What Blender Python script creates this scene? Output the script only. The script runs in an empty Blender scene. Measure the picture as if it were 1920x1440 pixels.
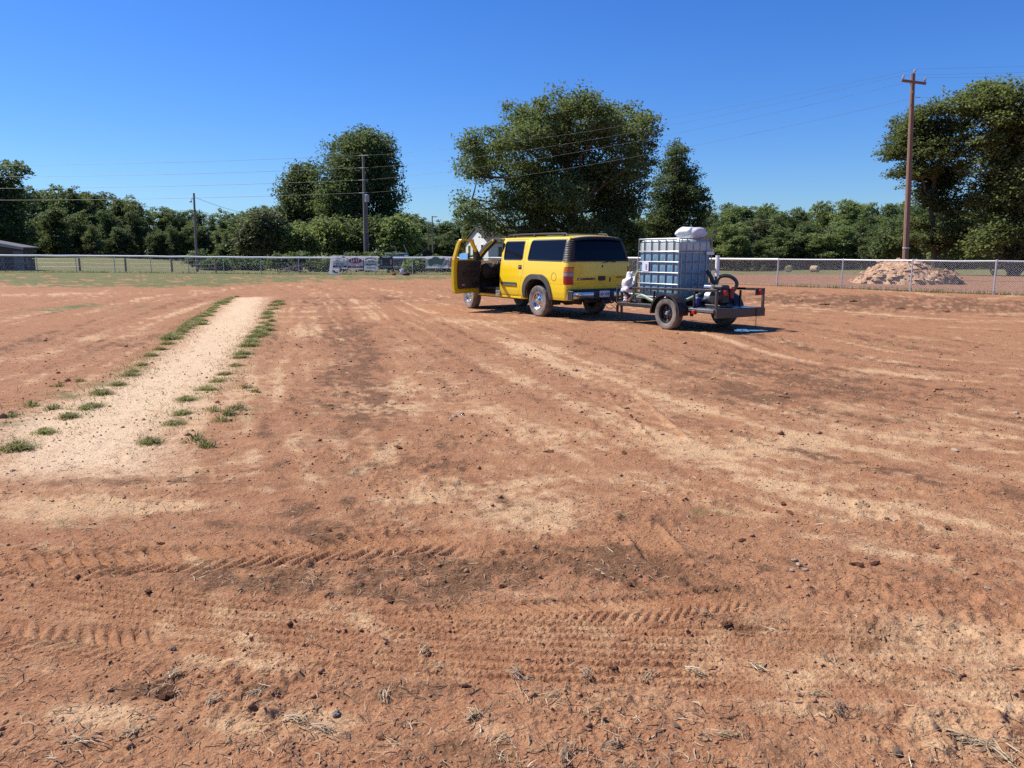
import bpy, math, random
import numpy as np
from mathutils import Vector, Matrix

R = math.radians
random.seed(11)
rng = np.random.default_rng(11)
SC = bpy.context.scene
COL = SC.collection

# ------------------------------------------------------------------ camera
F_PX, EYE, PITCH = 1424.0, 1.55, R(9.84)
cam_d = bpy.data.cameras.new('camera')
cam = bpy.data.objects.new('camera', cam_d)
COL.objects.link(cam)
cam.location = (0, 0, EYE)
cam.rotation_euler = (R(90) - PITCH, 0, 0)
cam_d.sensor_width = 36.0
cam_d.lens = F_PX / 1920 * 36
cam_d.clip_start = 0.1
cam_d.clip_end = 6000
SC.camera = cam

# ------------------------------------------------------------------ sky, sun, exposure
SUN_EL = R(50)
SUN_AZ = math.atan2(-0.94, 0.34)          # measured from +Y towards +X
SUN = Vector((math.sin(SUN_AZ) * math.cos(SUN_EL), math.cos(SUN_AZ) * math.cos(SUN_EL), math.sin(SUN_EL)))
world = bpy.data.worlds.new('World')
SC.world = world
world.use_nodes = True
wn = world.node_tree
wn.nodes.clear()
w_out = wn.nodes.new('ShaderNodeOutputWorld')
w_bg = wn.nodes.new('ShaderNodeBackground')
w_sky = wn.nodes.new('ShaderNodeTexSky')
w_sky.sky_type = 'NISHITA'
w_sky.sun_disc = False
w_sky.sun_elevation = SUN_EL
w_sky.sun_rotation = SUN_AZ % (2 * math.pi)
w_sky.altitude = 200
w_sky.air_density = 1.15
w_sky.dust_density = 0.25
w_sky.ozone_density = 5.0
w_bg.inputs['Strength'].default_value = 0.078
w_hs = wn.nodes.new('ShaderNodeHueSaturation')
w_hs.inputs['Saturation'].default_value = 1.22
w_hs.inputs['Hue'].default_value = 0.505
wn.links.new(w_sky.outputs[0], w_hs.inputs['Color'])
w_mx = wn.nodes.new('ShaderNodeMix'); w_mx.data_type = 'RGBA'; w_mx.blend_type = 'MULTIPLY'
w_mx.inputs[0].default_value = 1.0
w_mx.inputs[7].default_value = (0.60, 0.84, 1.24, 1)
wn.links.new(w_hs.outputs[0], w_mx.inputs[6])
wn.links.new(w_mx.outputs[2], w_bg.inputs[0])
wn.links.new(w_bg.outputs[0], w_out.inputs[0])
sun_d = bpy.data.lights.new('sun', 'SUN')
sun_d.energy = 5.0
sun_d.angle = R(0.53)
sun_d.color = (1.0, 0.955, 0.88)
sun = bpy.data.objects.new('sun', sun_d)
COL.objects.link(sun)
sun.rotation_euler = (-SUN).to_track_quat('-Z', 'Y').to_euler()
sun.location = SUN * 200
SC.view_settings.view_transform = 'Standard'
SC.view_settings.look = 'None'
SC.view_settings.exposure = 0.58
SC.view_settings.gamma = 1.0
SC.view_settings.use_curve_mapping = False
SC.render.engine = 'CYCLES'
SC.cycles.use_denoising = False
SC.cycles.max_bounces = 8
SC.cycles.sample_clamp_indirect = 2.0
SC.cycles.caustics_reflective = False
SC.cycles.caustics_refractive = False
SC.cycles.transparent_max_bounces = 16

# ------------------------------------------------------------------ photo pixel (1920 wide) to place
CP, SP = math.cos(PITCH), math.sin(PITCH)
def ray(px, py):
    u = (px - 960) / F_PX; v = (720 - py) / F_PX
    return u, CP + v * SP, -SP + v * CP
def G(px, py, z=0.0):
    u, dy, dz = ray(px, py)
    t = (z - EYE) / dz
    return u * t, dy * t
def AT(px, py, Y):
    u, dy, dz = ray(px, py)
    t = Y / dy
    return u * t, Y, EYE + dz * t

def XA(px, Y):
    return (px - 960) / F_PX * Y / 1.0149

# ------------------------------------------------------------------ noise
def _hash(ix, iy, seed):
    with np.errstate(over='ignore'):
        h = ix.astype(np.uint32) * np.uint32(374761393) + iy.astype(np.uint32) * np.uint32(668265263) + np.uint32((seed * 974634777) & 0xffffffff)
        h = (h ^ (h >> np.uint32(13))) * np.uint32(1274126177)
        h = h ^ (h >> np.uint32(16))
    return h
def perlin(x, y, seed=0):
    x = np.asarray(x, float); y = np.asarray(y, float)
    ix = np.floor(x).astype(np.int64); iy = np.floor(y).astype(np.int64)
    fx = x - ix; fy = y - iy
    ux = fx * fx * fx * (fx * (fx * 6 - 15) + 10); uy = fy * fy * fy * (fy * (fy * 6 - 15) + 10)
    def g(dx, dy):
        a = _hash(ix + dx, iy + dy, seed).astype(np.float64) * (2 * math.pi / 4294967296.0)
        return np.cos(a) * (fx - dx) + np.sin(a) * (fy - dy)
    a = g(0, 0); b = g(1, 0); c = g(0, 1); d = g(1, 1)
    return ((a + (b - a) * ux) * (1 - uy) + (c + (d - c) * ux) * uy) * 1.5
def fbm(x, y, seed=0, oct=4):
    s = 0; a = 1; t = 0
    for k in range(oct):
        s = s + a * perlin(x * 2 ** k, y * 2 ** k, seed + k * 17); t += a; a *= .5
    return s / t
def sstep(a, b, x):
    t = np.clip((np.asarray(x, float) - a) / (b - a), 0, 1)
    return t * t * (3 - 2 * t)

# ------------------------------------------------------------------ mesh helpers
def fast_mesh(name, V, Fq, smooth=False):
    V = np.asarray(V, np.float32); Fq = np.asarray(Fq, np.int32)
    me = bpy.data.meshes.new(name)
    k = Fq.shape[1]
    me.vertices.add(len(V)); me.vertices.foreach_set('co', V.ravel())
    me.loops.add(Fq.size); me.loops.foreach_set('vertex_index', Fq.ravel())
    me.polygons.add(len(Fq)); me.polygons.foreach_set('loop_start', np.arange(0, Fq.size, k, dtype=np.int32))
    me.update(calc_edges=True)
    if smooth:
        me.polygons.foreach_set('use_smooth', np.ones(len(Fq), bool))
    return me
def add_attr(me, name, data, domain='POINT'):
    a = me.attributes.new(name, 'FLOAT', domain)
    a.data.foreach_set('value', np.asarray(data, np.float32))
def link(name, me, mat=None, parent=None, loc=None, rotz=None):
    o = bpy.data.objects.new(name, me)
    COL.objects.link(o)
    if mat is not None and me is not None and len(me.materials) == 0:
        me.materials.append(mat)
    if parent is not None:
        o.parent = parent
    if loc is not None:
        o.location = loc
    if rotz is not None:
        o.rotation_euler = (0, 0, rotz)
    return o
def tag(o, label=None, cat=None, group=None, kind=None):
    if label: o['label'] = label
    if cat: o['category'] = cat
    if group: o['group'] = group
    if kind: o['kind'] = kind
    return o
def thing(name, label, cat, loc=(0, 0, 0), rotz=0.0, group=None):
    o = bpy.data.objects.new(name, None)
    o.empty_display_size = 0.2
    COL.objects.link(o)
    o.location = loc; o.rotation_euler = (0, 0, rotz)
    return tag(o, label, cat, group)
def copy_tree(o, parent=None):
    c = o.copy(); COL.objects.link(c); c.parent = parent
    for ch in o.children:
        copy_tree(ch, c)
    return c

class MB:
    """collects shapes and links them as one mesh"""
    def __init__(s):
        s.v = []; s.f = []
    def add(s, V, Fs):
        n = len(s.v)
        s.v.extend([tuple(map(float, p)) for p in V])
        s.f.extend([tuple(i + n for i in f) for f in Fs])
        return s
    def box(s, c, size, bev=0.0, rot=None):
        h = np.array(size, float) / 2; c = np.array(c, float)
        b = min(bev, h.min() * .95)
        if b <= 0:
            P = [np.array((x, y, z)) * h for x in (-1, 1) for y in (-1, 1) for z in (-1, 1)]
            Fs = [(0, 1, 3, 2), (4, 6, 7, 5), (0, 4, 5, 1), (2, 3, 7, 6), (0, 2, 6, 4), (1, 5, 7, 3)]
        else:
            P = []; idx = {}
            for x in (-1, 1):
                for y in (-1, 1):
                    for z in (-1, 1):
                        for a in range(3):
                            q = np.array((x, y, z)) * (h - b); q[a] = (x, y, z)[a] * h[a]
                            idx[(x, y, z, a)] = len(P); P.append(q)
            Fs = []
            for a in range(3):
                o1, o2 = [k for k in range(3) if k != a]
                for sg in (-1, 1):
                    f = []
                    for p, q in ((-1, -1), (1, -1), (1, 1), (-1, 1)):
                        t = [0, 0, 0]; t[a] = sg; t[o1] = p; t[o2] = q
                        f.append(idx[(*t, a)])
                    Fs.append(f)
                for s1 in (-1, 1):
                    for s2 in (-1, 1):
                        lo = [0, 0, 0]; hi = [0, 0, 0]
                        lo[o1] = hi[o1] = s1; lo[o2] = hi[o2] = s2; lo[a] = -1; hi[a] = 1
                        Fs.append([idx[(*lo, o1)], idx[(*hi, o1)], idx[(*hi, o2)], idx[(*lo, o2)]])
            for x in (-1, 1):
                for y in (-1, 1):
                    for z in (-1, 1):
                        Fs.append([idx[(x, y, z, 0)], idx[(x, y, z, 1)], idx[(x, y, z, 2)]])
            G2 = []
            for f in Fs:
                p = [P[i] for i in f]
                n = np.cross(p[1] - p[0], p[2] - p[0])
                G2.append(f if np.dot(n, sum(p)) > 0 else f[::-1])
            Fs = G2
        P = np.array(P)
        if rot is not None:
            P = P @ np.array(rot.to_3x3()).T
        return s.add(P + c, Fs)
    def tube(s, pts, r, n=8, cap=True, flat=1.0):
        pts = [Vector(p) for p in pts]
        rs = r if hasattr(r, '__len__') else [r] * len(pts)
        rings = []
        up = None
        for i, p in enumerate(pts):
            t = (pts[min(i + 1, len(pts) - 1)] - pts[max(i - 1, 0)])
            t = t.normalized() if t.length > 1e-9 else Vector((0, 0, 1))
            if up is None:
                up = Vector((0, 0, 1)) if abs(t.z) < .9 else Vector((1, 0, 0))
            a = t.cross(up)
            if a.length < 1e-6:
                a = t.cross(Vector((0, 1, 0)))
            a.normalize(); b = a.cross(t).normalized(); up = b
            rings.append([p + (a * math.cos(2 * math.pi * k / n) + b * math.sin(2 * math.pi * k / n) * flat) * rs[i] for k in range(n)])
        V = [q for ring in rings for q in ring]
        Fs = []
        for i in range(len(pts) - 1):
            for k in range(n):
                Fs.append((i * n + k, i * n + (k + 1) % n, (i + 1) * n + (k + 1) % n, (i + 1) * n + k))
        if cap:
            Fs.append(tuple(range(n))[::-1]); m = (len(pts) - 1) * n
            Fs.append(tuple(range(m, m + n)))
        return s.add(V, Fs)
    def lathe(s, prof, c=(0, 0, 0), axis='Y', n=40, mod=None):
        """prof: (axial, radius) pairs; turned about axis through c"""
        V = []; Fs = []
        for (a, r) in prof:
            for k in range(n):
                t = 2 * math.pi * k / n
                rr = r if mod is None else r + mod(a, r, k)
                x, z = rr * math.cos(t), rr * math.sin(t)
                V.append((c[0] + x, c[1] + a, c[2] + z) if axis == 'Y' else (c[0] + a, c[1] + x, c[2] + z) if axis == 'X' else (c[0] + x, c[1] + z, c[2] + a))
        for i in range(len(prof) - 1):
            for k in range(n):
                Fs.append((i * n + k, i * n + (k + 1) % n, (i + 1) * n + (k + 1) % n, (i + 1) * n + k))
        return s.add(V, Fs)
    def prism(s, poly, y0, y1, axis='Y'):
        """poly in (a,b) extruded: axis Y -> (a,y,b); Z -> (a,b,y); X -> (y,a,b)"""
        f = {'Y': lambda p, t: (p[0], t, p[1]), 'Z': lambda p, t: (p[0], p[1], t), 'X': lambda p, t: (t, p[0], p[1])}[axis]
        n = len(poly)
        V = [f(p, y0) for p in poly] + [f(p, y1) for p in poly]
        Fs = [tuple(range(n))[::-1], tuple(range(n, 2 * n))]
        Fs += [(i, (i + 1) % n, n + (i + 1) % n, n + i) for i in range(n)]
        return s.add(V, Fs)
    def grid(s, fn, nu, nv):
        V = [fn(i / nu, j / nv) for i in range(nu + 1) for j in range(nv + 1)]
        Fs = [(i * (nv + 1) + j, (i + 1) * (nv + 1) + j, (i + 1) * (nv + 1) + j + 1, i * (nv + 1) + j + 1) for i in range(nu) for j in range(nv)]
        return s.add(V, Fs)
    def mesh(s, name, smooth=False, sharp=35):
        me = bpy.data.meshes.new(name)
        me.from_pydata(s.v, [], s.f)
        me.update()
        if smooth:
            me.polygons.foreach_set('use_smooth', np.ones(len(me.polygons), bool))
            me.set_sharp_from_angle(angle=R(sharp))
        return me
    def build(s, name, mat, parent=None, smooth=False, sharp=35, loc=None, rotz=None):
        return link(name, s.mesh(name, smooth, sharp), mat, parent, loc, rotz)

# ------------------------------------------------------------------ materials
def new_mat(name):
    m = bpy.data.materials.new(name); m.use_nodes = True
    nt = m.node_tree; nt.nodes.clear()
    return m, nt
def nd(nt, t, **kw):
    n = nt.nodes.new(t)
    for k, v in kw.items():
        if k in n.inputs:
            n.inputs[k].default_value = v
        else:
            setattr(n, k, v)
    return n
def lk(nt, a, b):
    nt.links.new(a, b)
def mixc(nt, fac, a, b, mode='MIX'):
    m = nt.nodes.new('ShaderNodeMix'); m.data_type = 'RGBA'; m.blend_type = mode
    for s_, v in ((m.inputs[0], fac), (m.inputs[6], a), (m.inputs[7], b)):
        if isinstance(v, (int, float)):
            s_.default_value = v
        elif isinstance(v, tuple):
            s_.default_value = (*v, 1) if len(v) == 3 else v
        else:
            nt.links.new(v, s_)
    return m.outputs[2]
def mth(nt, op, a, b=0.0, c=None, clamp=False):
    m = nt.nodes.new('ShaderNodeMath'); m.operation = op; m.use_clamp = clamp
    for i, v in enumerate((a, b) if c is None else (a, b, c)):
        if isinstance(v, (int, float)):
            m.inputs[i].default_value = v
        else:
            nt.links.new(v, m.inputs[i])
    return m.outputs[0]
def ramp(nt, v, a, b):
    m = nt.nodes.new('ShaderNodeMapRange'); m.interpolation_type = 'SMOOTHSTEP'
    m.inputs[1].default_value = a; m.inputs[2].default_value = b
    nt.links.new(v, m.inputs[0])
    return m.outputs[0]
def noise(nt, co, scale, detail=3, rough=.55):
    n = nt.nodes.new('ShaderNodeTexNoise'); n.inputs['Scale'].default_value = scale
    n.inputs['Detail'].default_value = detail; n.inputs['Roughness'].default_value = rough
    nt.links.new(co, n.inputs['Vector'])
    return n.outputs[0]
_pm = {}
def pmat(name, col, rough=.55, metal=0.0, var=.12, scale=6.0, bump=0.0, bscale=60.0, dust=0.0, dustcol=(.42, .26, .17), coat=0.0, spec=.5, wear=None, ior=None):
    """plain principled surface with uneven colour, roughness and optional dust and fine relief"""
    if name in _pm:
        return _pm[name]
    m, nt = new_mat(name)
    out = nd(nt, 'ShaderNodeOutputMaterial'); p = nd(nt, 'ShaderNodeBsdfPrincipled')
    tc = nd(nt, 'ShaderNodeTexCoord'); co = tc.outputs['Object']
    nz = noise(nt, co, scale, 4)
    c = mixc(nt, nz, tuple(max(0, x * (1 - var)) for x in col), tuple(min(1, x * (1 + var)) for x in col))
    if wear:
        c = mixc(nt, ramp(nt, noise(nt, co, scale * 3, 5, .65), .55, .7), c, wear)
    if dust:
        dn = ramp(nt, noise(nt, co, scale * .6, 6, .65), .62 - dust * .5, .95 - dust * .35)
        dn = mth(nt, 'MULTIPLY', dn, min(1, dust * 1.6))
        c = mixc(nt, dn, c, dustcol)
    lk(nt, c, p.inputs['Base Color'])
    rr = mth(nt, 'MULTIPLY_ADD', nz, .16, rough - .08, clamp=True)
    if dust:
        rr = mth(nt, 'MAXIMUM', rr, mth(nt, 'MULTIPLY', dn, .8))
    lk(nt, rr, p.inputs['Roughness'])
    p.inputs['Metallic'].default_value = metal
    p.inputs['Specular IOR Level'].default_value = spec
    if coat:
        p.inputs['Coat Weight'].default_value = coat; p.inputs['Coat Roughness'].default_value = .06
    if bump:
        b = nd(nt, 'ShaderNodeBump', Strength=min(1, bump)); b.inputs['Distance'].default_value = .01
        lk(nt, noise(nt, co, bscale, 4), b.inputs['Height']); lk(nt, b.outputs[0], p.inputs['Normal'])
    lk(nt, p.outputs[0], out.inputs[0])
    _pm[name] = m
    return m
# ================================================================== ground
def terr(x, y):
    """broad lie of the land: level lot, falling away beyond the far fence, rising to the field on the left"""
    x = np.asarray(x, float); y = np.asarray(y, float)
    az = x / np.maximum(y, 20.0)
    zt = np.interp(az, [-.75, -.55, -.42, -.30, 0, .3, .6, .9], [1.3, .9, .1, -1.2, -1.6, -2.3, -2.1, -1.6])
    return zt * sstep(44, 140, np.where(y > 0, np.hypot(x * .6, y), 0))
def tz(x, y):
    return float(terr(x, y))

def gpoly(pts):
    return np.array([G(*p) for p in pts])
def smooth_line(P, n=8):
    P = np.asarray(P, float)
    out = []
    for i in range(len(P) - 1):
        p0 = P[max(i - 1, 0)]; p1 = P[i]; p2 = P[i + 1]; p3 = P[min(i + 2, len(P) - 1)]
        for k in range(n):
            t = k / n
            out.append(.5 * ((2 * p1) + (-p0 + p2) * t + (2 * p0 - 5 * p1 + 4 * p2 - p3) * t * t + (-p0 + 3 * p1 - 3 * p2 + p3) * t ** 3))
    out.append(P[-1])
    return np.array(out)
def line_st(x, y, L):
    """along (s) and signed across (t) distance to a polyline; end = how far past its ends"""
    best = np.full(x.shape, 1e9); S = np.zeros(x.shape); T = np.zeros(x.shape)
    acc = 0.0
    for i in range(len(L) - 1):
        a = L[i]; d = L[i + 1] - a; l = math.hypot(*d) + 1e-9; d = d / l
        rx = x - a[0]; ry = y - a[1]
        u = np.clip(rx * d[0] + ry * d[1], 0, l)
        ex = rx - u * d[0]; ey = ry - u * d[1]
        q = np.hypot(ex, ey)
        m = q < best
        best = np.where(m, q, best); S = np.where(m, acc + u, S)
        T = np.where(m, np.sign(d[0] * ry - d[1] * rx) * q, T)
        acc += l
    return S, T, acc
def poly_sd(x, y, P):
    P = np.asarray(P, float)
    d = np.full(x.shape, 1e9); inside = np.zeros(x.shape, bool)
    for i in range(len(P)):
        a = P[i]; b = P[(i + 1) % len(P)]
        ex, ey = b - a; wx = x - a[0]; wy = y - a[1]
        t = np.clip((wx * ex + wy * ey) / (ex * ex + ey * ey + 1e-12), 0, 1)
        d = np.minimum(d, np.hypot(wx - ex * t, wy - ey * t))
        c = ((a[1] > y) != (b[1] > y)) & (x < (b[0] - a[0]) * (y - a[1]) / (b[1] - a[1] + 1e-12) + a[0])
        inside ^= c
    return np.where(inside, -d, d)

# --- tyre prints left in the dirt: (points in the photograph, half width, pitch, depth, kind)
PRINTS = [
    ([(-60, 1066), (150, 1062), (330, 1052), (520, 1038), (640, 1030), (760, 1022), (900, 1018)], .17, .085, .032, 'lug'),
    ([(600, 1182), (760, 1168), (900, 1158), (1040, 1152), (1180, 1146), (1330, 1132), (1450, 1125)], .12, .046, .022, 'lug'),
    ([(-60, 1105), (120, 1128), (320, 1158), (520, 1180), (700, 1196), (900, 1210), (1150, 1222), (1450, 1232), (1960, 1250)], .28, .036, .021, 'rib'),
    ([(-60, 1190), (60, 1196), (160, 1206), (270, 1212), (330, 1214)], .13, .065, .018, 'lug'),
    ([(1300, 1250), (1500, 1258), (1700, 1262), (1960, 1268)], .22, .04, .013, 'rib'),
    ([(1160, 730), (1190, 762), (1230, 800), (1262, 830)], .14, .09, .012, 'lug'),
    ([(1190, 985), (1215, 1012), (1250, 1050), (1300, 1085)], .11, .04, .009, 'lug'),
    ([(1455, 648), (1490, 668), (1540, 690)], .12, .09, .012, 'lug'),
    ([(1390, 660), (1420, 690), (1470, 712), (1540, 735)], .14, .09, .012, 'lug'),
]
def bbox_mask(x, y, L, w):
    return (x > L[:, 0].min() - w) & (x < L[:, 0].max() + w) & (y > L[:, 1].min() - w) & (y < L[:, 1].max() + w)
_printL = [(smooth_line(gpoly(p[0]), 6), *p[1:]) for p in PRINTS]

def relief(x, y):
    """small relief of the dirt, metres"""
    x = np.asarray(x, float); y = np.asarray(y, float)
    r = np.hypot(x, y)
    f1 = np.clip(1.25 - r / 22, .12, 1)
    wx = x + .12 * fbm(x * 1.3, y * 1.3, 3, 2); wy = y + .12 * fbm(x * 1.3, y * 1.3, 4, 2)
    h = .020 * fbm(wx * .55, wy * .55, 5, 3) * f1
    h = h + .016 * fbm(wx * 2.4, wy * 3.4, 9, 3) * f1
    clod = np.clip(fbm(x * 9, y * 9, 21, 3) - .05, 0, 1)
    rough = sstep(-.15, .35, fbm(wx * .8, wy * 1.0, 31, 3))
    h = h + .052 * clod * (.2 + .8 * rough) * np.clip(1.6 - r / 9, 0, 1)
    h = h + .012 * perlin(x * 24, y * 24, 41) * np.clip(1.4 - r / 6, 0, 1) * (.4 + .6 * rough)
    h = h + .007 * perlin(x * 55, y * 55, 42) * np.clip(1.3 - r / 4, 0, 1) * (.4 + .6 * rough)
    flat = np.ones(x.shape)
    for (L, w, pitch, dep, kind) in _printL:
        m = bbox_mask(x, y, L, w * 1.6)
        if not m.any():
            continue
        xs = x[m]; ys = y[m]
        S, T, tot = line_st(xs, ys, L)
        wob = .012 * perlin(xs * 5, ys * 5, 51)
        t = (T + wob) / w
        edge = 1 - sstep(.8, 1.08, np.abs(t))
        ends = sstep(0, .25, S) * sstep(0, .25, tot - S)
        worn = sstep(-.8, -.2, fbm(xs * 2.2, ys * 2.2, 55, 3))
        if kind == 'lug':
            jit = .25 * perlin(xs * 3.1, ys * 3.1, 53) + .14 * perlin(xs * 11, ys * 11, 54)
            ph = (S + np.where(t > 0, .5 * pitch, 0) + np.abs(t) * w * .75) / pitch + jit
            fr = ph - np.floor(ph)
            groove = sstep(0, .10, fr) * (1 - sstep(.38, .60, fr))
            pat = dep * (.35 - 1.15 * groove) * (.55 + .45 * np.abs(t)) * (.6 + .6 * sstep(-.4, .4, fbm(xs * 2.1, ys * 2.1, 56, 3)))
        else:
            k_ = w / .062
            ribs = np.abs(((t * k_) % 1) - .5) * 2
            ph = S / pitch + np.floor(t * k_) * .5 + t * .6 + .5 * perlin(xs * 7, ys * 7, 57)
            fr = ph - np.floor(ph)
            blk = sstep(0, .2, fr) * (1 - sstep(.65, .95, fr))
            fade = .6 + .4 * sstep(-.3, .3, fbm(xs * 1.3, ys * 3, 58, 3))
            pat = dep * (1.0 * sstep(.15, .6, ribs) * (.62 + .38 * blk) - .6) * fade
        berm = .010 * np.exp(-((np.abs(t) - 1.12) / .16) ** 2)
        e = edge * ends
        hm = h[m]
        hm = hm * (1 - .75 * e * worn) + (pat * worn * e - .006 * e) + berm * ends * worn
        h[m] = hm
    return h
def gz(x, y):
    a = np.array([float(x)]); b = np.array([float(y)])
    return float(terr(a, b)[0] + relief(a, b)[0])

# polar sheet, finest where the lot is near, out past the tree lines
pr = 1176.0 / np.concatenate([np.arange(735, 260, -1.1), np.arange(260, 60, -1.4), np.arange(60, 12, -1.0)])
pr = np.concatenate([[.02, .6, 1.1, 1.4], pr[pr > 1.6], np.geomspace(100, 3500, 46)])
an = np.concatenate([np.linspace(-180, -44, 60, endpoint=False), np.linspace(-44, 44, 780), np.linspace(44, 180, 61)[1:-1]])
AA, RR = np.meshgrid(np.radians(an), pr)
GX = (RR * np.sin(AA)).ravel(); GY = (RR * np.cos(AA)).ravel()
# --- where the fences and the far ground lie
FENCE_L = [(-46.0, 56.5)] + [(G(px, 512)[0] * 57.0 / G(px, 512)[1], 57.0) for px in (-75, -2, 71, 144, 216, 284, 354, 420, 490, 561, 632, 703, 774, 849)]
FENCE_C = [(-1.55, 55.6), (1.25, 53.4), (3.6, 50.8), (5.6, 47.9), (7.3, 44.8), (8.7, 41.6), (10.2, 38.3)]
FENCE_R = [(12.3, 35.5), (14.3, 33.2), (15.95, 30.6), (17.9, 28.4), (20.2, 26.4), (22.8, 24.7), (25.6, 23.4)]
FALL = np.array(FENCE_L + FENCE_C + FENCE_R)
lot = poly_sd(GX, GY, np.vstack([FALL, [[60, 12], [60, -60], [-70, -60], [-70, 56]]]))

def blob(x, y, px, py, rx, ry):
    cx, cy = G(px, py); r = math.hypot(cx, cy)
    a = rx * r / F_PX; b = ry * r * r / (F_PX * EYE)
    b = min(b, 9 + a)
    return np.exp(-(((x - cx) / a) ** 2 + ((y - cy) / b) ** 2) * .9)
PALE = [(930, 920, 170, 35, .9), (1000, 975, 110, 35, 1.0), (720, 750, 90, 30, .75), (980, 660, 80, 14, .5), (1040, 820, 120, 24, .9),
        (1420, 840, 130, 25, .8), (1560, 900, 170, 25, .65), (1750, 820, 160, 20, .45), (1800, 1220, 250, 50, .75), (1500, 1270, 220, 25, .5),
        (1850, 1330, 150, 60, .6), (200, 890, 260, 16, .7), (80, 950, 120, 20, .9), (300, 960, 250, 20, .6), (150, 1330, 110, 20, .55),
        (600, 820, 80, 25, .55), (1650, 700, 200, 10, .4), (660, 665, 40, 10, .4), (500, 1240, 140, 16, .35), (1100, 690, 120, 14, .45),
        (1250, 740, 140, 18, .4), (90, 552, 90, 3, .8), (60, 536, 120, 2, .7), (850, 600, 120, 12, .3), (1700, 960, 150, 20, .5), (1150, 900, 200, 14, .3), (1300, 1180, 500, 40, .3), (1600, 780, 300, 25, .35), (900, 730, 200, 25, .3), (1700, 1400, 250, 30, .4), (450, 1150, 200, 12, .3), (1100, 1320, 300, 25, .3)]
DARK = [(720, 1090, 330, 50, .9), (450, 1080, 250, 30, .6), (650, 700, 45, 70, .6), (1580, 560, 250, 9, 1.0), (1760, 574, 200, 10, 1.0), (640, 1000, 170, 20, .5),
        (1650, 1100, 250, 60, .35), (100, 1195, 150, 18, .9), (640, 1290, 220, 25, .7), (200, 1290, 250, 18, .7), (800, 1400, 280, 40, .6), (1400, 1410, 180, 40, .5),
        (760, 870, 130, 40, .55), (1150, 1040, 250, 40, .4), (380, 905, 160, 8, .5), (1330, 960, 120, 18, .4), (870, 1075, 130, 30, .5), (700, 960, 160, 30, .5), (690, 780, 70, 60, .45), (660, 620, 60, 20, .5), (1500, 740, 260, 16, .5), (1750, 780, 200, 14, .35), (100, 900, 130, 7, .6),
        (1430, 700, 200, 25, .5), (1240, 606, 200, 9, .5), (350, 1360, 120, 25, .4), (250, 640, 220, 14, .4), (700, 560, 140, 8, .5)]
GRASS = [(120, 524, 260, 7, 1.0), (330, 532, 160, 6, .8), (20, 514, 500, 4, 1.0), (1640, 650, 180, 10, .22), (1800, 640, 160, 10, .22), (180, 985, 240, 22, .35),
         (560, 965, 220, 16, .3), (1320, 965, 110, 18, .4), (480, 770, 70, 30, .3), (120, 740, 70, 24, .5), (30, 790, 60, 20, .6), (700, 522, 260, 5, .55),
         (1560, 588, 200, 10, .25), (1310, 590, 80, 8, .3), (180, 575, 110, 8, .55), (860, 1040, 160, 18, .15), (950, 518, 150, 4, .6)]
STREAK = [  # points, half width m, amount (+ pale, - dark)
    ([(640, 545), (690, 590), (800, 690), (960, 800), (1200, 930)], .35, .35), ([(600, 548), (640, 620), (700, 720), (800, 830), (1000, 960)], .45, -.35),
    ([(680, 540), (780, 600), (950, 700), (1200, 820), (1500, 930)], .40, -.30), ([(720, 542), (860, 600), (1060, 690), (1300, 780), (1700, 880)], .30, .30),
    ([(570, 560), (573, 600), (566, 640)], .30, .55), ([(1960, 712), (1760, 690), (1560, 660), (1440, 630), (1380, 615)], .22, .75),
    ([(1960, 742), (1740, 740), (1500, 705), (1370, 665), (1300, 640)], .55, -.55), ([(1960, 650), (1700, 632), (1480, 610)], .30, .35),
    ([(1960, 612), (1700, 598), (1470, 596)], .35, -.35), ([(0, 695), (200, 622), (330, 585), (420, 560)], .22, .75), ([(0, 655), (200, 602), (400, 552)], .5, -.35),
    ([(0, 745), (150, 690), (260, 640), (360, 590)], .35, -.30), ([(0, 725), (150, 668), (300, 605)], .18, .45), ([(592, 560), (635, 640), (655, 720), (620, 800), (540, 850), (440, 880)], .55, -.45),
    ([(0, 905), (200, 900), (420, 888), (540, 860)], .16, -.7), ([(860, 560), (1000, 620), (1300, 720), (1920, 860)], .5, .2), ([(560, 540), (700, 530), (850, 535)], .8, -.35),
    ([(1960, 820), (1600, 790), (1300, 700), (1200, 640)], .6, -.25), ([(1960, 545), (1840, 560), (1700, 548), (1570, 540), (1450, 537)], .3, .9),
    ([(0, 600), (200, 570), (400, 540)], .5, .35), ([(520, 575), (545, 640), (500, 720), (420, 800)], .5, .45)]
STRIP = [(-60, 905), (-60, 806), (60, 770), (150, 730), (245, 690), (310, 650), (370, 605), (432, 558), (505, 556), (500, 590), (482, 640), (455, 690), (415, 740), (370, 800), (340, 850), (300, 890), (150, 900)]
nearm = (RR.ravel() < 95) & (np.abs(AA.ravel()) < R(60))
xs, ys = GX[nearm], GY[nearm]
w1 = fbm(xs * .9, ys * .9, 61, 4); w2 = fbm(xs * 3.2, ys * 3.2, 62, 4)
pale = np.zeros(xs.shape); dark = np.zeros(xs.shape); grs = np.zeros(xs.shape)
for b in PALE: pale += b[4] * blob(xs, ys, *b[:4])
for b in DARK: dark += b[4] * blob(xs, ys, *b[:4])
for b in GRASS: grs += b[4] * blob(xs, ys, *b[:4])
for (P, w, amt) in STREAK:
    L = smooth_line(gpoly(P), 5)
    m = bbox_mask(xs, ys, L, w * 3)
    S, T, tot = line_st(xs[m], ys[m], L)
    g = np.exp(-(T / w + .5 * w2[m]) ** 2) * sstep(-.05, .12 * tot, S) * sstep(-.05, .12 * tot, tot - S) * (.75 + .9 * w1[m])
    if amt > 0: pale[m] += amt * g
    else: dark[m] -= amt * g
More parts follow.
